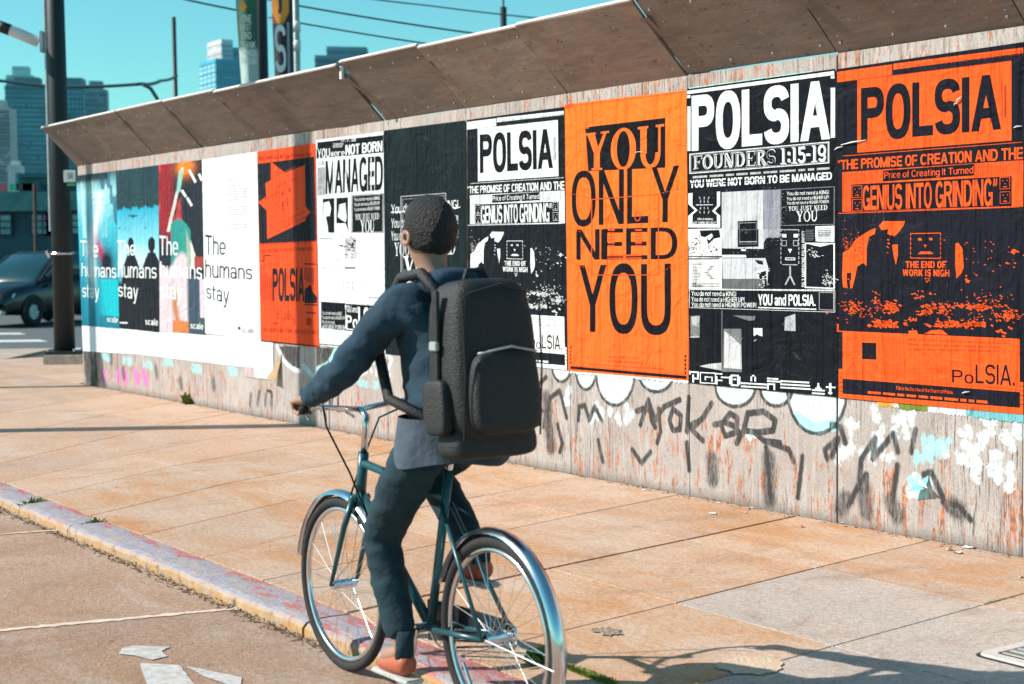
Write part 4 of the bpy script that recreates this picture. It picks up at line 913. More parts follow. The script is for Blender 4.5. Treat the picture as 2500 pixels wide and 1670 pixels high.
# right column
p10.frame(c, (965,1130,1460,1452,1103,1448), 3, g1)
for (y0, y1, t_) in ((1150,1185,'You do not need a KING!'),(1198,1230,'You do not need a HIGHER UP!'),(1240,1268,'You do not need a HIGHER POWER!')): p10.text(c, (1018,y0,y1,1402,y0-14,y1-14), t_, WHT, .01, .92)
p10.serif(c, (1032,1285,1325,1388,1270,1315), 'YOU JUST NEED', WHT); p10.serif(c, (1105,1330,1422,1300,1322,1418), 'YOU', WHT, .2, .07)
p10.rect(c, (1278,1465,1568,1452,1460,1568), WHT); p10.rect(d, (1222,0,105,1385,0,110), WHT); p10.micro(d, (1240,5,90,1370,5,92), 5, g2); p10.micro(c, (1300,1480,1560,1430,1478,1560), 5, g2); p10.micro(d, (1135,0,100,1210,0,100), 7, g2)
p10.frame(d, (1128,115,510,1390,118,520), 12, WHT); p10.specks(d, [(1330,440,50,70,60,7),(1200,200,60,40,20,6),(1250,230,60,10,6,8)], WHT, 11); p10.poly(d, [(1160,128),(1360,128),(1262,152)], WHT)
# left lower pictures
p10.frame(c, (118,1490,1640,425,1485,1640), 6, WHT); p10.rect(c, (130,1505,1568,225,1500,1568), (.6,.6,.62)); p10.rect(d, (118,0,232,405,0,232), (.66,.67,.68)); p10.poly(d, [(215,10),(385,5),(395,70),(340,80),(290,130),(270,70),(225,60)], INK); p10.poly(d, [(260,70),(320,35),(330,60),(300,95)], WHT)
p10.specks(d, [(160,130,60,60,20,9),(330,170,60,60,20,8),(210,200,120,30,20,7)], INK, 13)
p10.rect(d, (118,240,515,408,245,515), (.68,.69,.70)); p10.rect(d, (120,248,265,385,246,262), g2)
for i in range(17): y = 290+i*13; w_ = 70-abs(i-8)*6 if 1 < i < 15 else 90; p10.rect(d, (150,y,y+5,150+max(20,w_),y,y+5), INK); 
for i in range(9): y = 320+i*13; x = 255+abs(i-4)*12; p10.rect(d, (x,y,y+6,x+35,y,y+6), INK)
for y in (468,480,494): p10.rect(d, (140,y,y+4,390,y+2,y+6), INK)
# middle band
p10.rect(d, (120,515,520,1390,525,533), WHT); p10.frame(d, (122,522,682,1392,535,722), 4, WHT)
for (y0, t_, x1) in ((535,'You do not need a KING!',530),(585,'You do not need a HIGHER UP!',602),(632,'You do not need a HIGHER POWER!',708)): p10.text(d, (142,y0,y0+42,x1,y0+6,y0+48), t_, WHT, .012, .92)
p10.text(d, (722,562,662,1222,566,668), 'YOU and POLSIA.', WHT, .045, .88); p10.rect(d, (722,675,685,1228,690,700), WHT)
p10.frame(d, (1252,545,700,1382,548,706), 5, g1)
# dark room picture
p10.poly(d, [(130,755),(215,748),(212,935),(135,935)], (.20,.20,.21)); p10.poly(d, [(140,760),(210,755),(205,850),(150,830)], (.40,.40,.42)); p10.rect(d, (132,930,942,210,928,942), g1)
p10.poly(d, [(500,748),(700,755),(690,790),(640,795)], (.16,.16,.17)); p10.poly(d, [(422,865),(578,865),(580,1242),(412,1238)], (.16,.16,.17)); p10.poly(d, [(430,885),(490,930),(575,1010),(580,1215),(425,1205)], (.52,.52,.54))
p10.specks(d, [(510,960,60,60,60,6)], (.3,.3,.31), 5); p10.poly(d, [(210,1190),(300,1170),(408,1160),(408,1228),(330,1215)], (.5,.5,.52)); p10.rect(d, (402,705,1240,412,705,1240), (.10,.10,.11))
p10.poly(d, [(682,858),(758,860),(760,930),(735,925),(715,912),(684,928)], WHT); p10.poly(d, [(955,765),(1045,735),(1048,885),(952,880)], (.40,.40,.43)); p10.specks(d, [(1000,830,40,60,40,5)], g2, 2); p10.poly(d, [(682,968),(710,955),(708,962),(690,975)], g1)
# border of stepped ornaments
def orn(x0, y0, cells, u=14, col=WHT):
    for (a, b, w_, h) in cells: p10.rect(d, (x0+a*u, y0+b*u+a*.8, y0+(b+h)*u+a*.8, x0+(a+w_)*u, y0+b*u+(a+w_)*.8, y0+(b+h)*u+(a+w_)*.8), col)
orn(122,1232, [(0,0,6,1),(5,0,1,5),(2,4,4,1),(2,2,1,5),(0,1,1,1)]); orn(215,1240, [(0,0,10,.6),(0,0,.6,7),(0,6.4,10,.6),(9.4,0,.6,7),(3,2.5,5,.8),(3,2.5,.8,2.4),(7.2,2.5,.8,3)])
orn(355,1250, [(0,0,4,.8),(0,2,1,5),(3,2,5,.8),(1,4,3,.8)]); orn(470,1262, [(1,0,5,1),(0,1,2,5),(5,1,2,5),(1,6,5,1),(2.6,2.4,1.8,.9)]); orn(572,1330, [(0,0,16,1),(0,2,16,1),(6,-4,1,3),(8.4,-4,1,3),(7,-5,1.4,1)])
orn(800,1290, [(0,0,7,1),(0,1.6,9,1),(0,3.4,5,1),(4,3.4,1,4),(0,3.4,1,4)]); orn(915,1312, [(0,0,18,1),(0,2,18.5,1),(0,4,19,1)]); orn(1190,1390, [(0,0,8,1),(0,2,8,1),(3,-2,2,1),(2,-1,4,1),(3.5,-4,1,2)]); orn(1312,1350, [(2,-1,1.4,7),(0,1,6,1),(1.4,4.6,2.6,1)])
p10.build('poster', 'white on black POLSIA poster with FOUNDERS box and small pictures, between two orange ones', lambda U, V: np.array((.008,.009,.013))*(1+.4*(frac(U,V,4,5)[...,None]-.5)), .02)

# --- P7 black serif poster
f = 'F'
p7 = Sheet((939,319),(1137,294),(1142,886),(943,864))
for (y0, dy, t_) in ((520,-30,'You do not need a KING!'),(610,-22,'You do not need a HIGHER UP!'),(690,-14,'You do not need a HIGHER POWER!')): p7.text(f, (932,y0,y0+62,1358,y0+dy,y0+dy+58), t_, WHT, .006, .9)
p7.rect(f, (930,568,574,1372,534,540), WHT); p7.serif(f, (952,765,848,1340,745,838), 'YOU JUST NEED', WHT, .16, .05); p7.serif(f, (1008,850,1025,1250,842,1010), 'YOU', WHT, .2, .05)
p7.frame(f, (992,468,955,1282,446,952), 5, g1); p7.frame(f, (1004,488,940,1270,462,935), 2, g1)
p7.build('poster', 'black poster with white serif lettering YOU JUST NEED YOU, behind the cyclist', lambda U, V: np.array((.009,.016,.019))*(1+.9*(frac(U,V,4,8)[...,None]-.45)), .02)

# --- P6 white MANAGED
p6 = Sheet((772,342),(937,321),(942,863),(781,843))
p6.rect(f, (460,125,170,880,78,118), INK); p6.rect(f, (455,168,228,880,118,188), INK); p6.text(f, (610,92,122,705,88,118), '17.7.18', WHT, .02)
p6.text(f, (462,165,228,540,160,220), 'YOU', WHT, .03); p6.serif(f, (545,172,218,635,166,212), 'were', WHT, .2, .08); p6.text(f, (640,140,208,875,112,182), 'NOT BORN', WHT, .05, .92); p6.micro(f, (560,130,160,630,126,156), 4, WHT)
p6.text(f, (462,248,272,505,244,268), 'TO BE', g2, .0); p6.text(f, (512,240,458,878,205,432), 'MANAGED', INK, .04, .9); p6.stripes(f, (462,285,465,512,282,460), 6, INK, .45)
for (x, w_) in ((560,6),(640,6),(720,6),(800,6)): p6.rect(f, (x,225,455,x+w_,222,450), WHT)
p6.rect(f, (495,485,700,568,480,700), INK); p6.poly(f, [(500,510),(535,500),(548,545),(540,590),(525,640),(530,700),(495,700)], WHT); p6.poly(f, [(515,600),(535,590),(545,640),(568,700),(540,700),(525,650)], INK)
p6.rect(f, (582,480,640,655,475,640), INK); p6.poly(f, [(600,520),(640,510),(648,600),(650,640),(615,620),(590,600)], (.6,.6,.62)); p6.poly(f, [(640,640),(665,705),(655,650),(650,600)], INK)
p6.rect(f, (678,462,702,882,450,700), INK); p6.frame(f, (682,466,700,878,454,696), 2, WHT)
for k_, t_ in enumerate(('You do not need a KING!','You do not need a HIGHER UP!','You do not need a HIGHER POWER!')): p6.text(f, (696,478+k_*32,500+k_*32,858,468+k_*32,490+k_*32), t_, WHT, .01)
p6.serif(f, (702,582,620,855,575,612), 'YOU JUST NEED', WHT); p6.serif(f, (735,622,700,825,618,698), 'YOU', WHT)
p6.rect(f, (635,732,865,706,732,862), (.45,.45,.46)); p6.specks(f, [(670,790,40,70,40,8)], INK, 2); p6.specks(f, [(670,830,30,40,12,8)], WHT, 3)
p6.rect(f, (635,918,932,702,918,932), g2); p6.frame(f, (628,985,1110,712,988,1112), 2, g1)
for (x, y) in ((655,1015),(685,1015)): p6.rect(f, (x-4,y,y+8,x+4,y,y+8), g2); p6.rect(f, (x-3,y+20,y+50,x+3,y+20,y+50), g1)
p6.micro(f, (472,735,742,560,737,744), 1, g2, fill=.9); p6.micro(f, (790,1110,1118,885,1116,1124), 1, g2, fill=.9)
p6.rect(f, (470,926,928,890,928,930), g1); p6.poly(f, [(500,925),(620,860),(622,862),(505,927)], g1); p6.poly(f, [(720,1055),(888,930),(888,933),(722,1058)], g1)
p6.rect(f, (484,1140,1310,882,1165,1348), INK); p6.frame(f, (640,1150,1312,880,1168,1344), 3, WHT)
for k_, t_ in enumerate(('You do not need a KING!','You do not need a HIGHER UP!','You do not need')): p6.text(f, (490,1200+k_*28,1222+k_*28,(615,635,570)[k_],1206+k_*28,1228+k_*28), t_, WHT, .0)
p6.serif(f, (490,1285,1312,640,1292,1322), 'aHIGHER POWER!', WHT); p6.text(f, (635,1162,1205,718,1170,1212), 'YOU and', WHT, .02); p6.text(f, (642,1225,1310,718,1232,1312), 'Po', WHT, .04); p6.text(f, (722,1172,1312,862,1185,1322), 'LSIA.', WHT, .045, .95)
p6.rect(f, (645,1312,1318,872,1336,1342), WHT)
p6.micro(f, (615,1345,1390,740,1352,1396), 3, g1); p6.rect(f, (475,1408,1414,890,1440,1446), INK); p6.rect(f, (490,1340,1342,840,1362,1364), g1)
p6.build('poster', 'mostly white poster headed NOT BORN MANAGED with a black POLSIA box near its foot', (.72,.74,.76), .02)

# --- P5 orange star
p5 = Sheet((629,370),(771,350),(780,849),(638,831)); RR = (.78,.075,.018); BK5 = (.014,.015,.022)
p5.poly(f, [(78,262),(442,215),(455,752),(90,770)], BK5)
p5.poly(f, [(165,248),(255,318),(382,268),(385,530),(418,572),(388,600),(385,625),(142,742),(138,560),(82,505),(135,470),(130,385),(165,365)], RR)
for (a_, b_) in (((165,350),(325,275)),((90,500),(220,440)),((200,410),(325,350)),((200,420),(205,620)),((325,350),(328,560)),((205,640),(390,560)),((215,672),(385,600)),((250,640),(330,605))):
    p5.poly(f, [a_, b_, (b_[0]+2,b_[1]+4), (a_[0]+2,a_[1]+4)], DKR)
for (x, y) in ((238,455),(285,432)): p5.rect(f, (x-7,y-14,y+10,x+7,y-16,y+8), DKR)
p5.rect(f, (236,500,560,246,498,556), DKR); p5.rect(f, (268,480,540,276,478,536), DKR)
p5.text(f, (82,212,240,420,192,215), 'YOU CAN BUILD WITHOUT PERMISSION', DKR, .01); p5.text(f, (95,808,828,430,790,815), 'YOU CAN CREATE WITHOUT PERMISSION', DKR, .01)
p5.text(f, (175,925,1140,378,920,1142), 'POLSIA', BK5, .045, .95)
for i in range(6): p5.rect(f, (100+i*13,960+i*4,1130,104+i*13,960+i*4,1130), DKR); p5.rect(f, (378+i*11,925,1000+i*6,382+i*11,925,1000+i*6), BK5)
p5.rect(f, (375,895,902,455,898,905), BK5); p5.rect(f, (118,845,850,165,842,848), BK5); p5.rect(f, (118,848,880,122,848,880), BK5); p5.rect(f, (92,878,883,122,878,883), BK5)
p5.poly(f, [(380,1060),(420,1030),(432,1080),(460,1110),(458,1150),(380,1150)], BK5)
for (x0,y0,w_) in ((205,1200,8),(198,1215,22),(203,1240,10),(175,1275,40),(272,1185,8),(266,1200,22),(260,1215,34),(254,1230,46),(240,1245,75)): p5.rect(f, (x0,y0,y0+7,x0+w_,y0+1,y0+8), DKR)
p5.rect(f, (240,1250,1275,244,1250,1275), DKR); p5.rect(f, (310,1252,1290,314,1252,1290), DKR); p5.rect(f, (390,1205,1212,455,1210,1217), BK5); p5.rect(f, (375,1155,1162,460,1158,1166), BK5); p5.rect(f, (392,1245,1290,422,1248,1292), DKR)
p5.text(f, (105,1305,1330,460,1325,1352), 'YOU CAN DO EVERYTHING AND EVERYTHING', DKR, .01); p5.rect(f, (100,1385,1392,468,1422,1430), BK5)
p5.rect(f, (92,775,778,460,755,758), DKR)
p5.build('poster', 'orange poster with a big star shape over small black POLSIA lettering', RR, .02, lift=.002)

# --- the four THE HUMANS STAY sheets and blank paper below them
g = 'G'
def pal(U, V, stops):
    xs = [q[0] for q in stops]; return np.stack([np.interp(V, xs, [q[1][k] for q in stops]) for k in range(3)], -1)
s1 = Sheet((187,429),(284,417),(292,805),(201,794))
def art1(U, V):
    n = frac(U, V, 5, 1); st_ = frac(U, V*.25, 5, 2, 3, 1)
    C = pal(U, V, [(0,(.03,.10,.12)),(.12,(.30,.62,.66)),(.35,(.05,.42,.52)),(.6,(.02,.28,.38)),(1,(.01,.16,.24))])
    C = lay(C, np.clip((st_-.5)*7,0,1)*(V < .42)*np.clip(1-V*1.2,0,1)*(U < .75), (.62,.74,.76)); C = lay(C, ((n > .55) & (U > .55) & (V < .55))*.8, (.02,.10,.18))
    band = np.exp(-((U-(.45+.12*np.sin(V*9)))/.12)**2)*(V > .12)*(V < .52); C = lay(C, band*.9, (.66,.68,.74))
    C = lay(C, np.exp(-(((U-.62-(V-.55)*1.2)/.10)**2+((V-.52)/.10)**2))*1.1, (.50,.05,.14)); C = lay(C, np.exp(-(((U-.72)/.16)**2+((V-.58)/.08)**2))*1.4, (.01,.015,.03))
    C = lay(C, np.exp(-(((U-.33)/.10)**2+((V-.60)/.14)**2))*1.1, (.55,.72,.74)); C = lay(C, np.clip((U-.45)*9,0,1)*(V > .68)*(V < .92)*(.6+.4*(U-V*.4 > .3)), (.01,.42,.50))
    C = lay(C, np.clip((.06-V)*40,0,1)*(U<.8), (.02,.04,.05)); return C
WT = (.72,.75,.76)
def hum(s, box3, col, sx=0, b=.008):
    for q, t_ in zip(box3, ('The','humans','stay')): s.text(g, q, t_, col, b, .96)
hum(s1, [(618,585,705,755,592,715),(628,755,860,892,765,875),(632,925,1045,762,930,1062)], WT)
s1.text(g, (822,1165,1208,905,1172,1215), 'scale', WT, .03)
s1.build('poster', 'turquoise swirling poster reading The humans stay, leftmost sheet at the far end of the wall', art1, .012)
s2 = Sheet((284,417),(388,403),(390,812),(293,801))
def art2(U, V):
    n = frac(U, V, 5, 4); C = pal(U, V, [(0,(.02,.05,.065)),(.24,(.022,.05,.06))]); C = C*(1+.6*(n[...,None]-.5))
    e_ = .243+.008*np.sin(U*25)+.006*np.sin(U*61); sky_ = pal(U, V, [(.24,(.02,.34,.50)),(.45,(.20,.55,.66)),(.58,(.55,.72,.76)),(.68,(.08,.35,.50))]); inpic = (V > e_); C = np.where(inpic[...,None], sky_, C)
    def body(cx, hv, rx): return ((((U-cx)/rx)**2+((V-hv)/.045)**2) < 1) | ((np.abs(U-cx) < rx*(1+2.2*np.clip((V-hv-.05)/.12,0,1))) & (V > hv+.05) & (V < .78)) | ((np.abs(U-cx) < rx*.5) & (V > hv) & (V < hv+.08))
    C = lay(C, (body(.33,.47,.075) | body(.83,.47,.085)).astype(float), (.012,.014,.02)); C = lay(C, np.clip((V-.70+.03*n)*30,0,1), (.014,.016,.022)); return C
s2.poly(g, [(975,395),(1015,392),(1020,385),(1028,392),(1070,395),(1025,408),(1022,425),(1015,408)], (.02,.10,.16)); s2.poly(g, [(905,490),(920,485),(925,498)], (.02,.08,.12)); s2.poly(g, [(1105,490),(1118,480),(1125,494)], (.02,.08,.12))
hum(s2, [(900,585,705,1038,590,700),(905,750,868,1200,760,878),(908,915,1040,1060,925,1075)], WT)
s2.text(g, (1115,1180,1228,1212,1185,1238), 'scale', WT, .03); s2.micro(g, (920,1205,1222,980,1208,1224), 1, WT, fill=.8)
s2.build('poster', 'poster with two dark figures against a turquoise sky reading The humans stay', art2, .012)
s3 = Sheet((388,403),(494,390),(502,818),(391,808))
def art3(U, V):
    n = frac(U, V, 5, 6); C = np.zeros(U.shape+(3,))+np.array((.02,.025,.035)); C = lay(C, np.clip((.42-U)*6,0,1)*np.clip((.45-V)*8+.4,0,1)*(.5+n), (.28,.02,.03))
    C = lay(C, (np.clip((n-.55)*8,0,1))*(U < .55)*(V < .35), (.62,.05,.06)); C = lay(C, np.exp(-(((U-.62)/.18)**2+((V-.03)/.05)**2))*1.5, (.85,.22,.03))
    line = np.abs(U-(.55-(V-.05)*.95)) < .028*(1+V); C = lay(C, line*(V < .40)*(V > .03), (.66,.55,.5)); C = lay(C, (np.abs(U-(.5-(V-.1)*.6)) < .05)*(V > .05)*(V < .17), (.25,.50,.46))
    g_ = (U > .28) & (U < .72) & (V > .33+.9*(U-.45)**2) & (V < .62); C = lay(C, g_*1., (.03,.26,.24)); C = lay(C, (U > .62)*(U < .74)*(V > .38+(U-.62))*(V < .62)*.8, (.35,.42,.32))
    C = lay(C, (U > .72)*(V > .45+(U-.72)*.9)*(V < .62)*1., (.66,.62,.60)); C = lay(C, (U > .8)*(V > .55)*(V < .62)*1., (.30,.05,.05))
    C = lay(C, np.clip((.68-U)*20,0,1)*np.clip((V-.56-.05*np.sin(U*9))*30,0,1), (.60,.50,.55)); C = lay(C, np.clip((U-.62)*20,0,1)*(V > .66), (.05,.08,.11)); C = lay(C, (U > .9)*(V > .68)*(V < .9)*1., (.60,.50,.56))
    C = lay(C, np.exp(-((U-.36-.2*np.clip(V-.85,0,1)*3)/.07)**2)*np.clip((V-.72)*10,0,1), (.42,.17,.07)); C = lay(C, (V > .93)*(U > .3)*(U < .65)*1., (.55,.18,.06)); return C
for (a_, b_) in (((1440,50),(1500,140)),((1515,80),(1548,125)),((1385,205),(1425,250)),((1425,262),(1470,320))): s3.poly(g, [a_, (a_[0]+18,a_[1]-8), (b_[0]+8,b_[1]-4), (b_[0]-8,b_[1]+8)], WT)
hum(s3, [(1222,548,700,1365,560,700),(1228,745,865,1548,758,885),(1228,915,1040,1398,925,1088)], (.76,.78,.8))
s3.text(g, (1460,1210,1258,1558,1218,1268), 'scale', WT, .03)
s3.build('poster', 'red and dark collage poster reading The humans stay with small white dashes near its top', art3, .012)
s4 = Sheet((494,390),(629,370),(638,829),(502,814)); BT = (.02,.02,.025)
hum(s4, [(1572,540,700,1728,568,695),(1572,730,870,1930,775,885),(1580,925,1055,1755,950,1108)], BT, b=.0)
for y in (112,165,188,208,228,248,272,325,345,365,385,410,460,488): s4.rect(g, (1738,y+6,y+10,(1900 if y not in (112,272,410,165) else 1835),y-2,y+2), (.22,.22,.24))
s4.text(g, (1850,1248,1288,1945,1255,1298), 'scale', BT, .0); s4.poly(g, [(1822,1245),(1840,1245),(1840,1275),(1832,1262),(1824,1275)], BT); s4.rect(g, (1595,1262,1265,1655,1268,1271), g1)
s4.build('poster', 'white poster with thin black lettering The humans stay', (.76,.78,.80), .02)
bs = Sheet((201,795),(340,806),(342,866),(203,857)); bs.build('blank_sheet', 'narrow blank white sheet under the turquoise poster at the far left end', (.72,.75,.78), .02, 'paper sheet', 'blank white sheets under the posters')
bs2 = Sheet((340,806),(667,829),(668,905),(342,866)); bs2.build('blank_sheet', 'wide blank white sheet hanging below the white poster, its corner curling', (.78,.79,.80), .02, 'paper sheet', 'blank white sheets under the posters', lift=-.0015)
bs3 = Sheet((596,894),(668,904),(670,928),(598,920)); bs3.build('paper_remnant', 'torn pale paper remnant just under the wide blank sheet', lambda U, V: lay(np.zeros(U.shape+(3,))+np.array((.55,.60,.62)), (U < .35)*1., (.50,.40,.40)), .02, 'paper scrap', 'torn paper scraps', lift=.001)
# strips of older posters showing under the orange ones
def scrap(quad, colfn, label, lift=0, kind='paper_remnant'):
    s = Sheet(*quad); s.items = []; return s.build(kind, label, colfn, .012, 'paper scrap', 'torn paper scraps', lift=-.003+lift, ragged=.004)
CB = lambda x, y: (2020+x*.3189, 540+y*.3189)
scrap((CB(380,1380),CB(1505,1450),CB(1505,1545),CB(390,1412)), lambda U, V: lay(lay(lay(np.zeros(U.shape+(3,))+np.array((.62,.63,.66)), (U < .12)*1., (.80,.32,.04)), (U > .16)*(U < .36)*1., (.16,.22,.03)), (U > .62)*1.*(V>.2), (.16,.42,.46)), 'strip of an older multicoloured poster showing below the big orange one at the right edge')
scrap(((1392,900),(1684,925),(1684,936),(1392,911)), (.70,.72,.73), 'thin pale paper strip showing below the YOU ONLY NEED YOU poster')
# curling torn corners: a bent flap with real depth
def flap(label, pts, col, curl):
    bm = MB(); n = 6; v = []
    A_, B_, C_ = [onwall(*p) for p in pts]
    for i in range(n+1):
        t = i/n
        for u in (0, 1):
            s_ = A_[0]*(1-t)+ (B_[0] if u else C_[0])*t; z_ = A_[1]*(1-t)+(B_[1] if u else C_[1])*t; v.append(W(s_, .006+curl*t*t, z_))
    bm.add(v, [(2*i,2*i+1,2*i+3,2*i+2) for i in range(n)]); bm.add([p+NV*.0012 for p in v], [(2*i,2*i+2,2*i+3,2*i+1) for i in range(n)])
    o = bm.build('torn_flap', mat('torn_paper_'+str(len(bpy.data.materials)), col, .8, noise=(20,.12,3)), None); tag(o, label, 'paper scrap', 'torn paper scraps'); return o
flap('brown backed torn paper corner curling off at the end of the blank sheet', [(688,862),(686,930),(669,922)], (.42,.26,.13), .07)
flap('turquoise and white paper flap peeling off low on the wall near the right edge', [(2268,1160),(2228,1198),(2272,1192)], (.16,.50,.52), .05)
flap('white paper flap curling beside the turquoise one low on the wall', [(2240,1165),(2285,1190),(2262,1180)], (.72,.74,.75), .06)
for (x0,y0,x1,y1,w_) in ((2040,366,2060,358,4),(2056,354,2118,342,4),(2338,254,2350,236,5),(2333,258,2340,252,4),(2478,312,2498,308,4),(1555,372,1573,371,2),(2352,960,2370,956,4)):
    a_ = onwall(x0,y0); b_ = onwall(x1,y1); mb = MB(); mb.tube([W(a_[0],.009,a_[1]), W((a_[0]+b_[0])/2,.020,(a_[1]+b_[1])/2+.002), W(b_[0],.009,b_[1])], [.002,.003*w_/3,.0015], 6)
    o = mb.build('paper_crease', M['white']); tag(o, {2040:'long raised white crease at the left edge of the big orange poster',2056:'thinner white crease just above the long one by the big orange poster',2338:'white torn crease on the S of the big orange POLSIA',2333:'tiny white nick beside the torn crease on the big orange S',2478:'white crease on the black margin at the right edge of the frame',1555:'short white crease across the letter U of YOU on the plain orange poster',2352:'small white crease in the black foot band of the big orange poster'}[x0], 'paper scrap', 'raised creases')

# ------------------------------------------------------------------ street poles, banners, wires
def leaning(px0, py0, px1, py1, dep, zb=0.):
    return atdepth(px0, py0, dep), atdepth(px1, py1, dep)
def pole(name, label, base, h, r0, r1, m, cat='pole', n=20):
    o = empty(name, base, 0, label, cat)
    mb = MB(); mb.tube([(0,0,0),(0,0,h*.35),(0,0,h)], [r0, r0*.65+r1*.35, r1], n); p = mb.build('shaft', m, o, True); return o
B0 = onground(159,886); B0.z = 0
lp = pole('street_pole', 'thick dark steel street pole on a concrete footing beyond the far end of the wall', B0, 9.5, .150, .112, M['pole'])
fb = MB(); fb.box((.08,.0,.06),(.62,.6,.14)); fb.build('footing', mat('cracked_footing', (.45,.36,.30), .9, noise=(8,.3,5), bump=(30,.6)), lp, bevel=.015)
fb = MB(); fb.box((0,0,.155),(.46,.46,.05)); fb.build('base_plate', M['black'], lp, bevel=.01)
for dx in (-.19,.19):
    for dy in (-.19,.19): q_ = MB(); q_.tube([(dx,dy,.13),(dx,dy,.21)], .018, 6); q_.build('anchor_bolt', M['galv'], lp)
def zat(py, dep): return CH-(py-(611+.0117*1100))/F*dep
q_ = MB(); q_.ring((0,0,zat(619,22.9)), .152, .018, 'z', 20, 6); q_.tube([(-.16,-.05,zat(619,22.9)-.05),(-.2,-.07,zat(619,22.9)+.04)], .03, 6); q_.build('metal_band', M['chrome'], lp)
# pale thin tube standing in for the sunlit left edge of the pole
q_ = MB(); q_.tube([(-.145,-.04,1.9),(-.125,-.04,9.4)], .022, 8); q_.build('sunlit_edge', M['galv'], lp)
arm = empty('lamp_tube', B0+Vector((-.12,0,zat(110,22.9))), 0, 'white tube arm with a black band bolted to the tall street pole', 'lamp arm')
q_ = MB(); q_.tube([(-.13,0,0),(-.50,-.1,.16),(-.82,-.16,.28)], .078, 18); q_.build('arm_tube', M['white'], arm, True)
q_ = MB(); q_.tube([(-.50,-.1,.16),(-.66,-.13,.22)], .082, 18); q_.build('black_band', M['black'], arm, True)
q_ = MB(); q_.box((-.07,0,0),(.05,.16,.30)); q_.build('bracket_plate', M['galv'], arm, bevel=.006)
for dz in (-.11,.11): q_ = MB(); q_.tube([(-.11,0,dz),(-.02,0,dz)], .014, 6); q_.build('bolt', M['galv'], arm)
X = atdepth(170,430,22.6); sg = empty('small_sign', X, 0, 'small white square sign hanging beside the tall street pole', 'sign')
q_ = MB(); q_.box((0,0,0),(.17,.015,.17)); q_.build('sign_plate', M['white'], sg, bevel=.004)
def flat_text(t, parent, loc, wd, ht, m, name='lettering', yaw=0, bold=.02):
    vs = []; fs = []
    for pc, k in glyphs(t, bold):
        n = len(vs); vs += [((p[0]-.5)*wd, -k*.0004, (p[1]-.5)*ht) for p in pc]; fs.append(tuple(range(n, n+len(pc))))
    o = mobj(name, vs, fs, m, parent); o.location = loc; o.rotation_euler = (0,0,yaw); return o
M['ink'] = mat('black_print', (.03,.03,.035), .6, noise=(10,.1,2))
flat_text('5R', sg, (0.01,-.011,0), .08, .08, M['ink'])
q_ = MB(); q_.box((.02,0,-.12),(.12,.012,.035)); q_.build('green_label', mat('green_label', (.05,.42,.12), .5, noise=(9,.1,2)), sg)
# offstage poles that throw the two shadow bands on pavement, wall and boards
SHD = Vector((.9985,.055,0)).normalized()
def shadow_pole(s0, s1, dist, r, h, name='street_pole', label=''):
    p = (W((s0+s1)/2,0,0)) - SHD*dist; o = pole(name, label, p, h, r*1.05, r*.95, M['pole']); return o, p
shadow_pole(12.905, 12.545, 6.2, .155, 9, label='dark steel street pole left of the picture whose shadow crosses the pavement')
o_, p_ = shadow_pole(18.63, 17.83, 5.5, .10, 7, 'sign_post', 'sign post left of the picture shading the far end of the wall')
q_ = MB(); q_.box((0,0,1.6),(.12,.62,3.2)); q_.build('cabinet_panel', M['pole'], o_, bevel=.01)
_a = W(12.42,0,0)-SHD*2.6
# banner poles behind the wall
def behind(px, dep): X = atdepth(px, 620, dep); return Vector((X.x, X.y, 0))
bp1 = pole('banner_pole', 'dark lamp post with a green lettered banner rising behind the canopy', behind(648,30), 11, .14, .115, M['pole'])
bp2 = pole('banner_pole', 'dark lamp post with an orange and black S banner rising behind the canopy', behind(714,28), 11, .10, .085, M['black'])
bp3 = pole('utility_mast', 'pale mast with white square markers just right of the orange banner', behind(734,28.4), 11, .065, .06, M['galv'])
for py in (78,124): q_ = MB(); q_.tube([(0,0,zat(py,28.4)-.09),(0,0,zat(py,28.4)+.09)], .075, 14); q_.build('white_marker', M['white'], bp3, True)
def banner(name, label, px0, px1, dep, z0, z1, colfn, curl=.16):
    X0 = atdepth(px0, 100, dep); X1 = atdepth(px1, 100, dep); wd = X1.x-X0.x
    U, V = np.meshgrid(np.linspace(0,1,26), np.linspace(0,1,60)); C = np.ones(U.shape+(4,)); C[..., :3] = colfn(U, V)
    left = X0.x + wd*(.22*V**1.2 if curl > .1 else .12*V); Xp = left + (X1.x-left)*U; Y = np.full(U.shape, dep) - curl*np.sin(U*pi)*(.4+.6*V); Z = z1 + (z0-z1)*V
    o = grid_mesh(name, np.stack([Xp, Y, Z], -1), C, 'Col', M['cloth'], None); tag(o, label, 'banner'); return o, X0.x, wd
qn = NT('printed_banner_cloth'); qc = qn.attr('Col').outputs['Color']; qn.L(qc, qn.b.inputs['Base Color']); qn.b.inputs['Roughness'].default_value = .6
qg = qn.n('NewGeometry').outputs['Position']; qn.L(qn.bump(qn.noise(qg, 5, 3), .3, .03), qn.b.inputs['Normal']); M['cloth'] = qn.m
GR = (.035,.13,.085)
def gb(U, V):
    C = lay(np.zeros(U.shape+(3,))+np.array(GR), (U < .16)*.7, (.012,.03,.03)); C = lay(C, np.clip((V-.54)*20,0,1), (.42,.52,.50)); C = lay(C, (np.hypot((U-.3)*1.,(V-.90)*3) < .14)*.6, (.25,.36,.30)); return C
zb = lambda py: zat(py, 29.8)
o_, x0_, wd_ = banner('green_banner', 'green and white hanging banner with a small orange emblem beside the dark post', 577, 630, 29.8, zb(235), zb(-3), gb, .14)
M['orange'] = mat('banner_orange', (.85,.30,.02), .5, noise=(5,.1,2)); M['pale'] = mat('pale_print', (.62,.70,.68), .6, noise=(8,.1,2))
yb = 29.8-.22
def bpt(u, py): return Vector((x0_+wd_*u, yb, zb(py)))
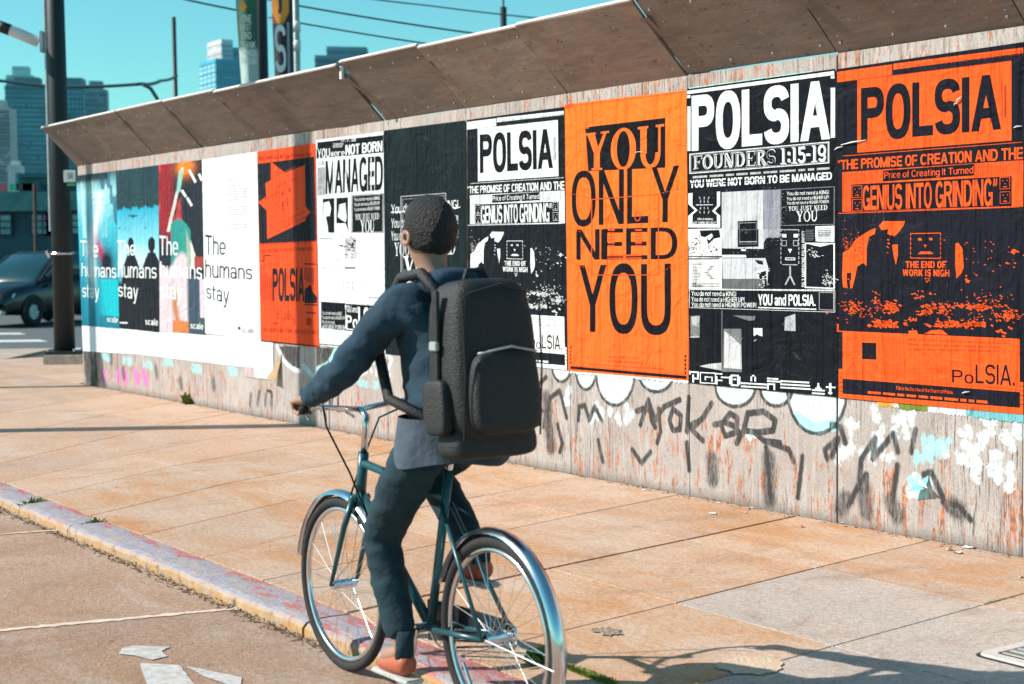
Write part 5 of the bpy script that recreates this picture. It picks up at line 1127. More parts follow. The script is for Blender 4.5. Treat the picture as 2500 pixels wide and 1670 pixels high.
em = MB(); em.add([bpt(.28,30), bpt(.42,18), bpt(.60,33), bpt(.45,47)], [(0,1,2,3)]); em.build('orange_emblem', M['orange'], o_)
for t_, py, u0, u1, h_ in (('ONE',62,.38,.80,19),('EAST',82,.28,.78,16),('END',102,.35,.78,17),('THANK',124,.26,.96,16),('THINGS',144,.27,.98,16),('THROUGH',163,.27,.98,16)):
    b0, b1 = bpt(u0, py), bpt(u1, py); vs = []; fs = []
    for pc, k in glyphs(t_, .015): n = len(vs); vs += [Vector((b0.x+(b1.x-b0.x)*p[0], yb-k*.0006, b0.z+(p[1]-.5)*h_/F*30)) for p in pc]; fs.append(tuple(range(n, n+len(pc))))
    mobj('lettering', vs, fs, M['pale'], o_)
q_ = MB(); q_.tube([(x0_-.02,29.8,zb(-2)),(x0_+wd_+.1,29.8,zb(-8))], .018, 8); q_.build('banner_rod', M['galv'], o_)
zb2 = lambda py: zat(py, 27.8)
def sb(U, V):
    C = np.zeros(U.shape+(3,))+np.array((.02,.024,.03)); y = V*205
    C = lay(C, ((y < 75) & (np.abs(U-.5) < .52-np.clip((y-45)/30,0,1)*.35))*1., (.88,.33,.03)); C = lay(C, ((y < 50)&(np.abs(U-.50-.04*np.sin(y*.08)) < .10))*1., (.04,.035,.04)); C = lay(C, ((y < 75) & (U < .28))*.45, (.5,.12,.02)); C = lay(C, (U>.86)*(y>72)*1., (.34,.36,.40)); return C
o2_, x2, w2 = banner('orange_black_banner', 'orange, black and white banner with a large letter S beside the black post', 664, 707, 27.8, zb2(200), zb2(-3), sb, .06)
A_ = MB(); 
for (k0, tx) in ((0,0),):
    for pc, k in glyphs('S', .02): A_.add([Vector((x2+w2*(.22+.62*p[0]), 27.8-.13-k*.0006, zb2(132)+(p[1]-.5)*114/F*27.8)) for p in pc], [tuple(range(len(pc)))])
A_.build('letter_s', mat('pale_blue_print', (.50,.60,.66), .5, noise=(4,.12,3)), o2_)
# thin mast, bracket arms and overhead cables
mast = pole('signal_mast', 'slim dark mast standing alone above the left part of the canopy', behind(438,60), CH+(622-50)/F*60, .10, .075, M['pole'])
m2 = pole('antenna_pole', 'short thin pole topped by a spike above the middle of the canopy', behind(1236,45), CH+(611-24)/F*45, .12, .09, M['pole'])
q_ = MB(); q_.tube([(0,0,CH+(611-30)/F*45),(0,0,CH+(611+40)/F*45)], .03, 6); q_.build('spike', M['pole'], m2)
def cable(pts, dep, r, label, name='overhead_cable'):
    P_ = [atdepth(x, y, dp) for (x, y), dp in zip(pts, dep if isinstance(dep, (list,tuple)) else [dep]*len(pts))]
    out = []
    for a_, b_ in zip(P_[:-1], P_[1:]):
        for k in range(6): t = k/6; out.append(a_.lerp(b_, t) - Vector((0,0,.012*(b_-a_).length*4*t*(1-t)*.4)))
    out.append(P_[-1]); q_ = MB(); q_.tube(out, r, 6); o = q_.build(name, M['wire'], None, True); tag(o, label, 'cable'); return o
cable([(440,-4),(585,26),(640,40)], 30, .020, 'upper cable running down to the green banner post')
cable([(655,42),(1050,108),(1300,150)], 29, .016, 'lower of the two cables leaving the banner posts to the right')
cable([(640,-5),(740,16),(1160,82),(1400,120)], 29, .018, 'upper of the two cables leaving the banner posts to the right')
cable([(880,-6),(1050,14),(1330,46),(1500,66)], 34, .016, 'highest cable, running over the short spiked pole')
cable([(-60,192),(0,197),(120,211),(250,211),(345,205)], 40, .045, 'horizontal mast arm cable passing behind the tall street pole')
cable([(345,205),(392,197),(432,185)], [40,50,59.8], .05, 'thin arm joining the slim dark mast')
cable([(348,206),(368,216),(383,240),(394,262)], 40, .05, 'curved lamp arm drooping down to the canopy')

# ------------------------------------------------------------------ far buildings
def tower(name, label, px0, px1, pytop, dep, bays, floors, side, wallm, sidem, glassm, pb=640, depth_m=None, crown=None, front_w=.0, rnd=1, kind='grid'):
    """a block seen from a corner: lit left face (share `side` of the width) and front face"""
    X0, X1 = atdepth(px0, 600, dep), atdepth(px1, 600, dep); zt = CH + (624-pytop)/F*dep; Wd = X1.x-X0.x
    o = empty(name, (X0.x, dep, -.5), 0, label, 'building'); r = random.Random(rnd); H_ = zt+.5
    ls = Wd*side; D = max(ls*1.6, Wd*.8)
    xc = ls       # the corner; left face recedes to (0, D), front face from (xc,0) to (Wd, .25*D)
    fl, fr_, frb = Vector((xc,0,0)), Vector((Wd,Wd*.25,0)), Vector((0,D,0))
    mb = MB(); cs = [fl, fr_, fr_+frb-fl, frb]; mb.hexa(cs, [c_+Vector((0,0,H_)) for c_ in cs]); mb.build('wall', wallm, o)
    for (A_, B_, nb, mm) in ((fl, fr_, bays, glassm), (frb, fl, max(2, int(bays*side*1.3)), sidem)):
        if side <= 0 and A_ is frb: continue
        d = (B_-A_); nrm = Vector((d.y, -d.x, 0)).normalized(); g_ = MB(); nf = floors
        for f_ in range(nf):
            for b_ in range(nb):
                if r.random() < .08: continue
                u0, u1 = (b_+.16)/nb, (b_+.84)/nb; z0, z1 = H_*(.02+.96*(f_+.22)/nf), H_*(.02+.96*(f_+.8)/nf)
                P_ = [A_+d*u0, A_+d*u1]; q0 = [P_[0]+nrm*.15+Vector((0,0,z0)), P_[1]+nrm*.15+Vector((0,0,z0)), P_[1]-nrm*.3+Vector((0,0,z0)), P_[0]-nrm*.3+Vector((0,0,z0))]
                g_.hexa(q0, [c_+Vector((0,0,z1-z0)) for c_ in q0])
        w_ = g_.build('windows', mm, o); w_['kind'] = 'stuff'
        sl = MB()
        for f_ in range(0, nf+1, 2 if nf > 20 else 1):
            z = H_*(.02+.96*f_/nf); q0 = [A_-nrm*.1, B_-nrm*.1, B_+nrm*.35, A_+nrm*.35]; sl.hexa([c_+Vector((0,0,z)) for c_ in q0], [c_+Vector((0,0,z+H_/nf*.14)) for c_ in q0])
        sb_ = sl.build('floor_slabs', wallm, o); sb_['kind'] = 'stuff'
    rf = MB(); c_ = sum(cs, Vector())/4; cs2 = [c_+(q-c_)*.6 for q in cs]; hh = H_*.05 if crown is None else crown; rf.hexa([q+Vector((0,0,H_)) for q in cs2], [q+Vector((0,0,H_+hh)) for q in cs2]); rf.build('roof_block', sidem if crown else wallm, o)
    return o
tg = lambda n, c, r=.6: mat(n, c, r, noise=(.05,.12,3))
M['t_dark'] = tg('hazed_slate_cladding', (.12,.24,.28)); M['t_mid'] = tg('hazed_grey_cladding', (.19,.33,.39)); M['t_pale'] = tg('pale_concrete_grid', (.50,.48,.50)); M['t_glass'] = mat('tower_glass', (.10,.36,.44), .35, noise=(.08,.4,3), spec=.6)  # distance haze is mixed into these tower colours, no air is built
M['t_glass2'] = mat('bright_tower_glass', (.04,.36,.52), .3, noise=(.05,.25,3), spec=.7); M['t_win'] = mat('dark_tower_window', (.10,.20,.25), .4, noise=(.1,.4,2)); M['t_lite'] = tg('pale_teal_panel', (.36,.56,.58)); M['t_white'] = tg('white_cladding', (.62,.62,.64))
D_ = 520
tower('residential_tower', 'pale tower with rows of white balconies at the far left edge', -60, 26, 262, 430, 12, 44, .05, M['t_pale'], M['t_win'], M['t_win'], rnd=2)
tower('residential_tower', 'tall stepped slate tower with teal windows left of the street pole', 10, 118, 210, D_, 13, 36, .12, M['t_dark'], M['t_lite'], M['t_glass'], rnd=3)
tower('roof_tower', 'teal rounded crown block on top of the stepped slate tower', 20, 88, 186, D_+40, 6, 40, .1, M['t_lite'], M['t_lite'], M['t_glass'], rnd=4)
tower('residential_tower', 'slate tower standing directly behind the street pole', 112, 222, 212, D_+30, 12, 34, .05, M['t_dark'], M['t_win'], M['t_glass'], rnd=5)
tower('residential_tower', 'grey tower with a pale corner right of the street pole', 210, 266, 222, D_-40, 8, 32, .1, M['t_mid'], M['t_white'], M['t_win'], rnd=6)
tower('low_block', 'small pale block under the slate tower beside the street pole', 24, 55, 405, 260, 2, 4, .0, M['t_white'], M['t_lite'], M['t_glass'], rnd=7)
tower('glass_tower', 'pale tower with a patterned white left face beside the green banner', 478, 600, 152, 620, 8, 40, .48, M['t_glass2'], M['t_lite'], M['t_mid'], rnd=8, crown=.1)
tower('glass_tower', 'taller blue glass tower with a ribbed white top beside the green banner', 503, 576, 106, 660, 6, 44, .66, M['t_white'], M['t_pale'], M['t_glass2'], rnd=9, crown=.1)
tower('glass_tower', 'blue glass wing behind the green banner', 560, 640, 126, 690, 8, 40, .1, M['t_glass2'], M['t_mid'], M['t_win'], rnd=10, crown=.1)
tower('office_tower', 'blue grey ribbed tower top showing above the canopy right of the banners', 802, 902, 126, 700, 16, 46, .04, M['t_mid'], M['t_pale'], M['t_win'], rnd=11, crown=.1)
tower('office_tower', 'lower blue grey block in front of the ribbed tower above the canopy', 772, 860, 147, 680, 12, 44, .06, M['t_mid'], M['t_lite'], M['t_win'], rnd=12, crown=.1)
# low teal street building
lb = empty('street_building', (-30, 62, -.1), 0, 'low dark teal building behind the parked cars with grouped windows', 'building')
M['teal'] = mat('dark_teal_stucco', (.018,.075,.10), .7, noise=(1.2,.25,4), bump=(15,.2)); M['tealm'] = mat('teal_fascia', (.03,.16,.17), .6, noise=(2,.3,4)); M['dk'] = mat('dark_base', (.02,.022,.025), .7, noise=(2,.2,3))
zz = lambda py: CH-(py-624)/F*62+.1
q_ = MB(); q_.box((10,4,zz(470)/2),(60,8,zz(470))); q_.build('wall', M['teal'], lb)
q_ = MB(); q_.box((10,-.12,zz(470)-.35),(60.4,.3,.75)); q_.build('fascia', M['tealm'], lb)
q_ = MB(); q_.box((10,-.06,.75),(60.2,.2,1.5)); q_.build('base_course', M['dk'], lb)
pk = mat('pink_poster_pane', (.35,.10,.38), .4, noise=(2,.3,2)); pn = mat('street_window_pane', (.13,.30,.34), .2, noise=(1.5,.4,3))
for wx in (-60,-6,98,92+40,170):
    cx0 = atdepth(wx, 560, 62).x+30
    f_ = MB(); f_.box((cx0+.15,-.1,zz(548)),(.95,.1,.85)); fo = f_.build('window', M['black'], lb)
    for a in range(2):
        for b in range(3): g_ = MB(); g_.box((cx0-.07+a*.44,-.16,zz(548)+(b-1)*.26),(.38,.03,.2)); g_.build('pane', pk if (wx == 98 and a and b == 2) else pn, fo)
for (x, c_) in ((6,(.45,.08,.12)),(34,(.03,.42,.22)),(-40,(.35,.36,.36)),(60,(.05,.05,.06)),(75,(.08,.09,.1))):
    q_ = MB(); X = atdepth(x, 460, 60).x+30; q_.box((X,-2,zz(462)),(.34 if x < 50 else .6,.05,.26)); q_.build('shop_sign', mat('shop_sign_'+['red','green','grey','black','dark'][[6,34,-40,60,75].index(x)], c_, .5, noise=(3,.2,2)), lb)
q_ = MB(); q_.tube([(atdepth(86,600,60).x+30,-2,0),(atdepth(84,440,60).x+30,-2,zz(455))], .07, 8); q_.build('downpipe', mat('rusty_pipe', (.10,.045,.04), .7, noise=(2,.3,3)), lb)
# far row to the right of the pole, same street
tower('street_block', 'long teal glass block above the street building, between pole and wall', 50, 330, 428, 90, 14, 4, .0, M['tealm'], M['tealm'], M['teal'], rnd=14, crown=.05)

# ------------------------------------------------------------------ parked cars
def loft(sts, name, m, parent, closed=True):
    n = len(sts[0]); vs = [p for s_ in sts for p in s_]; fs = []
    for i in range(len(sts)-1):
        for k in range(n): fs.append((i*n+k, i*n+(k+1)%n, (i+1)*n+(k+1)%n, (i+1)*n+k))
    fs += [tuple(range(n))[::-1], tuple((len(sts)-1)*n+k for k in range(n))]
    return mobj(name, vs, fs, m, parent, True)
M['paint_dark'] = mat('dark_navy_car_paint', (.002,.006,.009), .3, noise=(3,.1,2), spec=.8); M['paint_dark'].node_tree.nodes['Principled BSDF'].inputs['Coat Weight'].default_value = .2
M['carglass'] = mat('car_glass', (.01,.04,.05), .1, noise=(2,.1,2), spec=.9); M['headlamp'] = mat('headlamp_lens', (.7,.75,.78), .08, .3, noise=(9,.1,2))
def car(label, loc, heading):
    o = empty('parked_car', loc, heading, label, 'car', 'dark cars standing on the far road')
    prof = [(-2.30,.55,.80,.70),(-2.25,.40,1.0,.84),(-1.9,.30,1.10,.92),(-1.0,.24,1.10,.95),(0,.22,1.08,.95),(.9,.24,1.05,.95),(1.3,.26,1.02,.93),(1.9,.30,.93,.90),(2.2,.36,.82,.82),(2.32,.45,.68,.70)]
    sts = []
    for x, zb_, zt, hw in prof:
        ring_ = [(-hw*.92,zb_),(-hw,zb_+.12),(-hw,zt-.22),(-hw*.95,zt-.06),(-hw*.80,zt),(0,zt+.025),(hw*.80,zt),(hw*.95,zt-.06),(hw,zt-.22),(hw,zb_+.12),(hw*.92,zb_)]
        sts.append([Vector((x,y,z)) for y, z in ring_])
    body = loft(sts, 'body', M['paint_dark'], o)
    cab = [(-2.05,1.05,1.12,.80,.78),(-1.75,1.05,1.55,.84,.68),(-1.2,1.05,1.70,.88,.70),(-.2,1.04,1.74,.88,.70),(.25,1.03,1.68,.88,.70),(.75,1.02,1.38,.87,.74),(1.20,1.0,1.04,.84,.80)]
    sts = []
    for x, z0, z1, w0, w1 in cab:
        sts.append([Vector(p) for p in ((x,-w0,z0),(x,-w1,z1-.03),(x,-w1*.85,z1),(x,w1*.85,z1),(x,w1,z1-.03),(x,w0,z0))])
    loft(sts, 'windows', M['carglass'], o)
    q_ = MB()
    q_.hexa([(-1.6,-.60,1.60),(.15,-.60,1.69),(.15,.60,1.69),(-1.6,.60,1.60)], [(-1.5,-.60,1.73),(.05,-.60,1.76),(.05,.60,1.76),(-1.5,.60,1.73)]); q_.build('roof', M['paint_dark'], o, bevel=.02)
    for sy in (-1, 1):
        for (xa, za, xb, zb__) in ((1.15,1.04,.22,1.66),(-.10,1.06,-.20,1.70),(-1.15,1.08,-1.22,1.68),(-1.95,1.08,-1.7,1.52)):
            q_ = MB(); q_.tube([(xa,sy*.875,za),(xb,sy*.715,zb__)], .035, 6); q_.build('pillar', M['black'], o)
        q_ = MB(); q_.box((.75,sy*1.02,1.12),(.12,.2,.14)); q_.build('mirror', M['paint_dark'], o, bevel=.03)
        q_ = MB(); q_.hexa([(2.02,sy*.84,.66),(2.25,sy*.58,.66),(2.29,sy*.58,.70),(2.06,sy*.86,.70)], [(1.95,sy*.86,.80),(2.18,sy*.58,.80),(2.2,sy*.58,.79),(2.0,sy*.87,.79)]); q_.build('headlight', M['headlamp'], o)
        q_ = MB(); q_.box((.35,sy*.965,.88),(.18,.03,.03)); q_.build('door_handle', M['chrome'], o)
        for wx in (1.42,-1.42):
            q_ = MB(); q_.ring((wx,sy*.86,.35), .25, .105, 'y', 28, 8, 1.0); t_ = q_.build('wheel', M['rubber'], o, True)
            q_ = MB(); q_.tube([(wx,sy*.80,.35),(wx,sy*.93,.35)], .20, 20); q_.build('rim', M['galv'], t_)
            q_ = MB(); q_.ring((wx,sy*.93,.35), .37, .04, 'y', 24, 6, .8, 0, pi); q_.build('wheel_arch', M['black'], o, True)
    q_ = MB(); q_.box((2.29,0,.62),(.06,.9,.16)); q_.build('grille', M['black'], o, bevel=.01)
    q_ = MB(); q_.box((2.34,0,.45),(.02,.34,.12)); q_.build('number_plate', M['white'], o)
    q_ = MB(); q_.box((2.26,0,.36),(.14,1.5,.10)); q_.build('bumper', M['galv'], o, bevel=.02)
    return o
hd = math.atan2(-.93, -.36)
c1 = car('dark navy car facing the camera, left of the street pole', Vector((-11.45,38.4,-.1)), hd)
car('dark car following behind, half hidden by the street pole and the wall end', Vector((-11.1,45.6,-.1)), hd)

# ------------------------------------------------------------------ things on the pavement
M['leaf'] = mat('weed_leaf', (.13,.22,.03), .6, noise=(25,.4,4)); M['leaf2'] = mat('dry_weed_leaf', (.32,.27,.05), .7, noise=(25,.35,4))
def weed(label, base, n, R_, h, seed, spread=(1,1), group='weeds in the joints'):
    r = random.Random(seed); mb = MB()
    for i in range(n):
        a = r.uniform(0, 2*pi); rr = R_*math.sqrt(r.random()); L_ = h*r.uniform(.5,1.1); bx = Vector((0,0,0)) + (SD*spread[0]*math.cos(a) + NV*spread[1]*math.sin(a))*rr*.7
        d = Vector((math.cos(a)*r.uniform(.1,.9), math.sin(a)*r.uniform(.1,.9), r.uniform(.35,1.2))).normalized(); sd = d.cross(Vector((0,0,1))).normalized()*L_*r.uniform(.06,.15)
        mb.cur = 1 if r.random() < .25 else 0
        p1 = bx+d*L_*.5; p2 = bx+d*L_+Vector((0,0,-L_*.25)); mb.add([bx, p1+sd, p2, p1-sd], [(0,1,2,3)])
    o = mb.build('weed', [M['leaf'], M['leaf2']], None); o.location = base; tag(o, label, 'weed', group)
def G3(px, py, z=0): return onground(px, py, z)
weed('bushy green weed at the foot of the wall near its far end', G3(466,985), 150, .13, .16, 1)
weed('leafy green weed growing on the curb near the bottom edge', G3(1313,1615), 240, .075, .075, 2)
weed('small weed on the curb left of the leafy one', G3(1240,1585), 50, .03, .03, 3)
weed('low spreading yellow green weeds trailing along the curb to the bottom edge', G3(1440,1650), 900, .26, .024, 4, (1.0,.14))
weed('small tuft on the curb joint near the cyclist', G3(1205,1560), 40, .025, .03, 5)
weed('small weed at the foot of the curb near the left edge', G3(80,1250,ZR), 110, .07, .13, 6)
weed('dry weed at the curb foot by the left edge', G3(15,1215,ZR), 120, .16, .07, 7, (1,.3))
weed('small weed in the gutter at the second curb joint', G3(232,1300,ZR), 90, .05, .12, 8)
weed('tiny yellow weed strip in the paving joint at the right edge', G3(2440,1466), 160, .16, .012, 9, (.12,1))
# gutter debris: dry bits along the foot of the curb
def litterband(name, s0, s1, o_, wd, z, n, sz, m, seed, label=None):
    r = random.Random(seed); mb = MB()
    for i in range(n):
        s_ = r.uniform(s0, s1); oo = o_+r.gauss(0, wd); k = sz*r.uniform(.3,1.3); a = r.uniform(0,6.3); c_ = W(s_, oo, z+k*.3)
        e1 = Vector((math.cos(a),math.sin(a),r.uniform(-.4,.4)))*k; e2 = Vector((-math.sin(a),math.cos(a),r.uniform(-.4,.4)))*k*.6
        mb.add([c_-e1, c_-e2, c_+e1, c_+e2], [(0,1,2,3)])
    o = mb.build(name, m, None); tag(o, kind='stuff'); return o
litterband('gutter_debris', 5.6, 11, OC1+.035, .022, ZR, 1500, .010, mat('dry_leaf_litter', (.13,.085,.045), .9, noise=(60,.5,3)), 3)
litterband('wall_foot_dirt', 3, 18.5, .03, .03, 0, 1500, .009, mat('dark_grit', (.09,.065,.045), .95, noise=(60,.5,3)), 4)
# paper litter at the wall foot
def litter(label, px, py, sz, m, seed):
    r = random.Random(seed); n = 7; P_ = [Vector((sz*r.uniform(.6,1.1)*math.cos(2*pi*i/n), sz*r.uniform(.5,1.)*math.sin(2*pi*i/n), abs(r.gauss(0,.25))*sz)) for i in range(n)]
    c_ = Vector((0,0,sz*.25)); mb = MB(); mb.add([c_]+P_, [(0,i+1,(i+1)%n+1) for i in range(n)]); mb.add([v-Vector((0,0,.0015)) for v in [c_]+P_], [(0,(i+1)%n+1,i+1) for i in range(n)])
    o = mb.build('paper_litter', m, None); o.location = G3(px, py, .002); tag(o, label, 'litter', 'paper litter along the wall foot')
pw = mat('dirty_white_paper', (.68,.67,.66), .8, noise=(40,.15,3)); prd = mat('red_paper', (.6,.10,.08), .8, noise=(40,.2,3)); yl = mat('yellow_leaf', (.60,.36,.03), .8, noise=(40,.2,3))
for i, (x, y, z_, m_) in enumerate(((2363,1337,.030,pw),(2340,1350,.03,pw),(2320,1343,.026,pw),(2298,1333,.012,prd),(2495,1410,.02,pw),(2058,1277,.02,pw),(1835,1240,.018,pw),(1820,1251,.014,pw),(1740,1254,.028,pw),(1755,1228,.012,pw),(1680,1212,.014,pw),(1572,1196,.018,pw),(1585,1192,.012,pw),(1490,1170,.012,prd),(1300,1143,.012,pw),(1960,1287,.012,prd),(1345,1150,.010,pw))):
    litter(['crumpled white paper scrap','flat torn paper scrap','tiny bit of paper'][i % 3]+(' near the right edge' if x > 2200 else ' below the tag' if x > 1700 else ' by the middle of the wall foot'), x, y, z_, m_, i)
for i, (x, y, z_) in enumerate(((197,1193,0),(283,1190,0),(382,1326,ZR),(60,1274,ZR),(218,1315,ZR),(48,922,0))):
    r = random.Random(i); mb = MB(); k = .022 if z_ == 0 else .016; mb.add([(-k,0,.004),(0,-k*.5,.002),(k,0,.006),(0,k*.5,.004)], [(0,1,2,3)]); o = mb.build('fallen_leaf', yl, None); o.location = G3(x, y, z_); o.rotation_euler.z = i*1.1
    tag(o, ['yellow fallen leaf on the slab near the curb','small brown leaf on the slab beside the yellow one','yellow leaf on the street below the curb','yellow leaf on the street by the left edge','yellow leaf in the gutter beside a weed','yellow leaf on the far paving left of the wall end'][i], 'leaf', 'fallen leaves')
# utility cover at the right edge
X = G3(2600,1596); uc = empty('utility_cover', X, YAW, 'rounded concrete utility box cover with a metal grate at the right edge', 'utility cover')
def rr_(w_, h_, r_, z): 
    out = []
    for (cx, cy, a0) in ((w_-r_,h_-r_,0),(-w_+r_,h_-r_,90),(-w_+r_,-h_+r_,180),(w_-r_,-h_+r_,270)):
        for k in range(6): a = radians(a0+18*k); out.append(Vector((cx+r_*cos(a), cy+r_*sin(a), z)))
    return out
def plate(name, w_, h_, r_, z0, z1, m):
    a_, b_ = rr_(w_,h_,r_,z0), rr_(w_-.004,h_-.004,r_,z1); n = len(a_); mb = MB(); mb.add(a_+b_, [(i,(i+1)%n,n+(i+1)%n,n+i) for i in range(n)]+[tuple(range(n,2*n))]); return mb.build(name, m, uc)
plate('gap', .30, .20, .05, .002, .0045, M['black']); plate('frame', .287, .187, .045, .003, .012, mat('pale_cover_concrete', (.58,.52,.49), .8, noise=(30,.12,4), bump=(80,.3))); plate('inner_gap', .235, .135, .02, .012, .0135, M['black']); plate('grate', .225, .125, .015, .013, .018, mat('steel_grate', (.20,.19,.18), .5, .5, noise=(20,.2,3)))
for i in range(9):
    mb = MB(); mb.box((-.18+i*.045,0,.0195),(.018,.21,.003)); mb.build('grate_bar', M['galv'], uc)

# ------------------------------------------------------------------ cyclist on a city bicycle
RB = math.atan2(SD.y, SD.x)
BS, BO = 4.80, 3.62                                       # bicycle's mid point along and out from the wall
bike = empty('bicycle', W(BS, BO, ZR), RB, 'dark teal city bicycle with silver mudguards ridden along the curb', 'bicycle')
RH, FH, BBx, WR = -.52, .54, -.10, .335
M['frame'] = mat('teal_frame_paint', (.02,.09,.11), .3, .1, noise=(8,.1,2)); M['saddle'] = mat('saddle_vinyl', (.02,.018,.018), .5, noise=(60,.2,3))
for hx in (RH, FH):
    q_ = MB(); q_.ring((hx,0,WR), WR-.018, .019, 'y', 56, 10); t_ = q_.build('wheel', M['rubber'], bike, True)
    q_ = MB(); q_.ring((hx,0,WR), WR-.045, .011, 'y', 56, 8, 1.1); q_.build('rim', M['chrome'], t_, True)
    q_ = MB(); q_.tube([(hx,-.05,WR),(hx,.05,WR)], [.018,.018], 12)
    for k in range(28):
        a = 2*pi*k/28; q_.tube([(hx+.017*cos(a+.5*(-1)**k), .028*(-1)**k, WR+.017*sin(a+.5*(-1)**k)), (hx+(WR-.05)*cos(a), 0, WR+(WR-.05)*sin(a))], .0012, 4, False)
    q_.build('spokes', M['chrome'], t_)
    q_ = MB(); a0, a1 = (.15, 2.7) if hx > 0 else (.35, pi+.35)
    n_ = 26; vs = []
    for i in range(n_+1):
        a = a0+(a1-a0)*i/n_; rr_0 = WR+.022
        for (dy, dr) in ((-.027,-.012),(-.020,.002),(0,.008),(.020,.002),(.027,-.012)): vs.append((hx+(rr_0+dr)*cos(a), dy, WR+(rr_0+dr)*sin(a)))
    q_.__init__(); q_.add(vs, [(i*5+k, i*5+k+1, i*5+k+6, i*5+k+5) for i in range(n_) for k in range(4)]); q_.build('mudguard', M['chrome'], bike, True)
    q_ = MB()
    for sy in (-1,1): q_.tube([(hx,sy*.055,WR),(hx+(WR+.02)*cos(a1-.25),sy*.026,WR+(WR+.02)*sin(a1-.25))], .0025, 5)
    q_.build('mudguard_stay', M['chrome'], bike)
ST, HT0, HT1 = (-.235,0,.86), (.40,0,.66), (.365,0,.86)
q_ = MB(); q_.tube([(BBx,0,.29), ST], .016, 12); q_.tube([(BBx,0,.29), (.385,0,.70)], .019, 12); q_.tube([(-.215,0,.76), (.372,0,.82)], .016, 12); q_.tube([HT0, HT1], .020, 12)
for sy in (-1,1): q_.tube([(BBx,sy*.03,.29),(RH,sy*.062,WR)], .010, 8); q_.tube([(-.21,sy*.02,.74),(RH,sy*.062,WR)], .008, 8)
q_.build('frame', M['frame'], bike, True)
q_ = MB()
for sy in (-1,1): q_.tube([(.402,sy*.03,.68),(.43,sy*.052,.58),(FH,sy*.055,WR)], [.013,.012,.008], 8)
q_.tube([(.402,-.04,.685),(.402,.04,.685)], .014, 8); q_.build('fork', M['frame'], bike, True)
q_ = MB(); q_.tube([(.362,0,.86),(.34,0,1.0),(.39,0,1.02)], .013, 10); q_.tube([(.39,0,1.02),(.40,.14,1.035),(.36,.25,1.05),(.26,.30,1.05)], .011, 10); q_.tube([(.39,0,1.02),(.40,-.14,1.035),(.36,-.25,1.05),(.26,-.30,1.05)], .011, 10); q_.build('handlebar', M['chrome'], bike, True)
for sy in (-1,1): q_ = MB(); q_.tube([(.34,sy*.262,1.05),(.245,sy*.308,1.05)], .017, 12); q_.build('grip', M['rubber'], bike, True)
q_ = MB(); q_.tube([(-.235,0,.86),(-.25,0,.92)], .012, 10); q_.build('seat_post', M['chrome'], bike)
bm = bmesh.new(); bmesh.ops.create_uvsphere(bm, u_segments=20, v_segments=12, radius=1)
for v in bm.verts: x = v.co.x; v.co = Vector((-.27+x*.14, v.co.y*(.085-.055*max(-.2,min(1,x*.5+.5))), .945+v.co.z*.028))
me = bpy.data.meshes.new('saddle'); bm.to_mesh(me); bm.free(); me.materials.append(M['saddle']); o = bpy.data.objects.new('saddle', me); COL.objects.link(o); o.parent = bike
for p_ in me.polygons: p_.use_smooth = True
q_ = MB(); q_.ring((BBx,-.045,.29), .082, .004, 'y', 36, 6); q_.tube([(BBx,-.06,.29),(BBx,.06,.29)], .02, 12); q_.build('chainring', M['chrome'], bike)
pl, prr = Vector((BBx+.03,.105,.125)), Vector((BBx-.03,-.105,.455))
for p_, sy in ((pl,1),(prr,-1)):
    q_ = MB(); q_.tube([(BBx,sy*.06,.29),(p_.x,sy*.07,p_.z)], .010, 8); cr_ = q_.build('crank', M['chrome'], bike); q_ = MB(); q_.box((p_.x,sy*.12,p_.z),(.09,.085,.02)); q_.build('pedal', M['black'], cr_, bevel=.004)
q_ = MB(); q_.hexa([(-.50,-.055,.30),(.0,-.055,.215),(.0,-.045,.215),(-.50,-.045,.30)], [(-.50,-.055,.375),(-.0,-.055,.365),(-.0,-.045,.365),(-.50,-.045,.375)]); q_.build('chain_guard', M['black'], bike, bevel=.003)
q_ = MB(); q_.tube([(BBx-.32,.07,.24),(BBx-.42,.10,.18)], .006, 6); q_.build('kickstand', M['chrome'], bike)

person = empty('person', W(BS, BO, ZR), RB, 'person in a blue jacket and dark teal trousers riding the bicycle away from the camera', 'person')
def skin(name, joints, edges, m, parent, root=0, sub=2, smooth=True, fold=0.):
    me = bpy.data.meshes.new(name); me.from_pydata([j[0] for j in joints], edges, []); me.update()
    o = bpy.data.objects.new(name, me); COL.objects.link(o)
    md = o.modifiers.new('s', 'SKIN'); md.use_smooth_shade = True; md.branch_smoothing = .3
    for i, (sv, j) in enumerate(zip(me.skin_vertices[0].data, joints)):
        r = j[1]; sv.radius = r if isinstance(r, tuple) else (r, r); sv.use_root = (i == root)
    sd_ = o.modifiers.new('u', 'SUBSURF'); sd_.levels = sub; sd_.render_levels = sub
    dg = bpy.context.evaluated_depsgraph_get(); nm = bpy.data.meshes.new_from_object(o.evaluated_get(dg)); o.modifiers.clear(); o.data = nm; nm.materials.clear(); nm.materials.append(m)
    for p in nm.polygons: p.use_smooth = True
    if fold:
        from mathutils import noise as mn
        for v in nm.vertices:
            c_ = v.co; v.co = c_ + v.normal*fold*(mn.noise(Vector((c_.x*9, c_.y*11, c_.z*26)))*1.0 + abs(mn.noise(Vector((c_.x*20+c_.z*14, c_.y*22, c_.z*30+5))))*.9)
    o.parent = parent; return o
skinm = mat('skin', (.36,.19,.13), .5, noise=(30,.08,3)); M['jacket'] = mat('blue_jacket_cloth', (.012,.040,.068), .9, noise=(7,.25,5), bump=(14,.7)); M['trouser'] = mat('teal_trouser_cloth', (.006,.028,.040), .9, noise=(8,.25,5), bump=(16,.6))
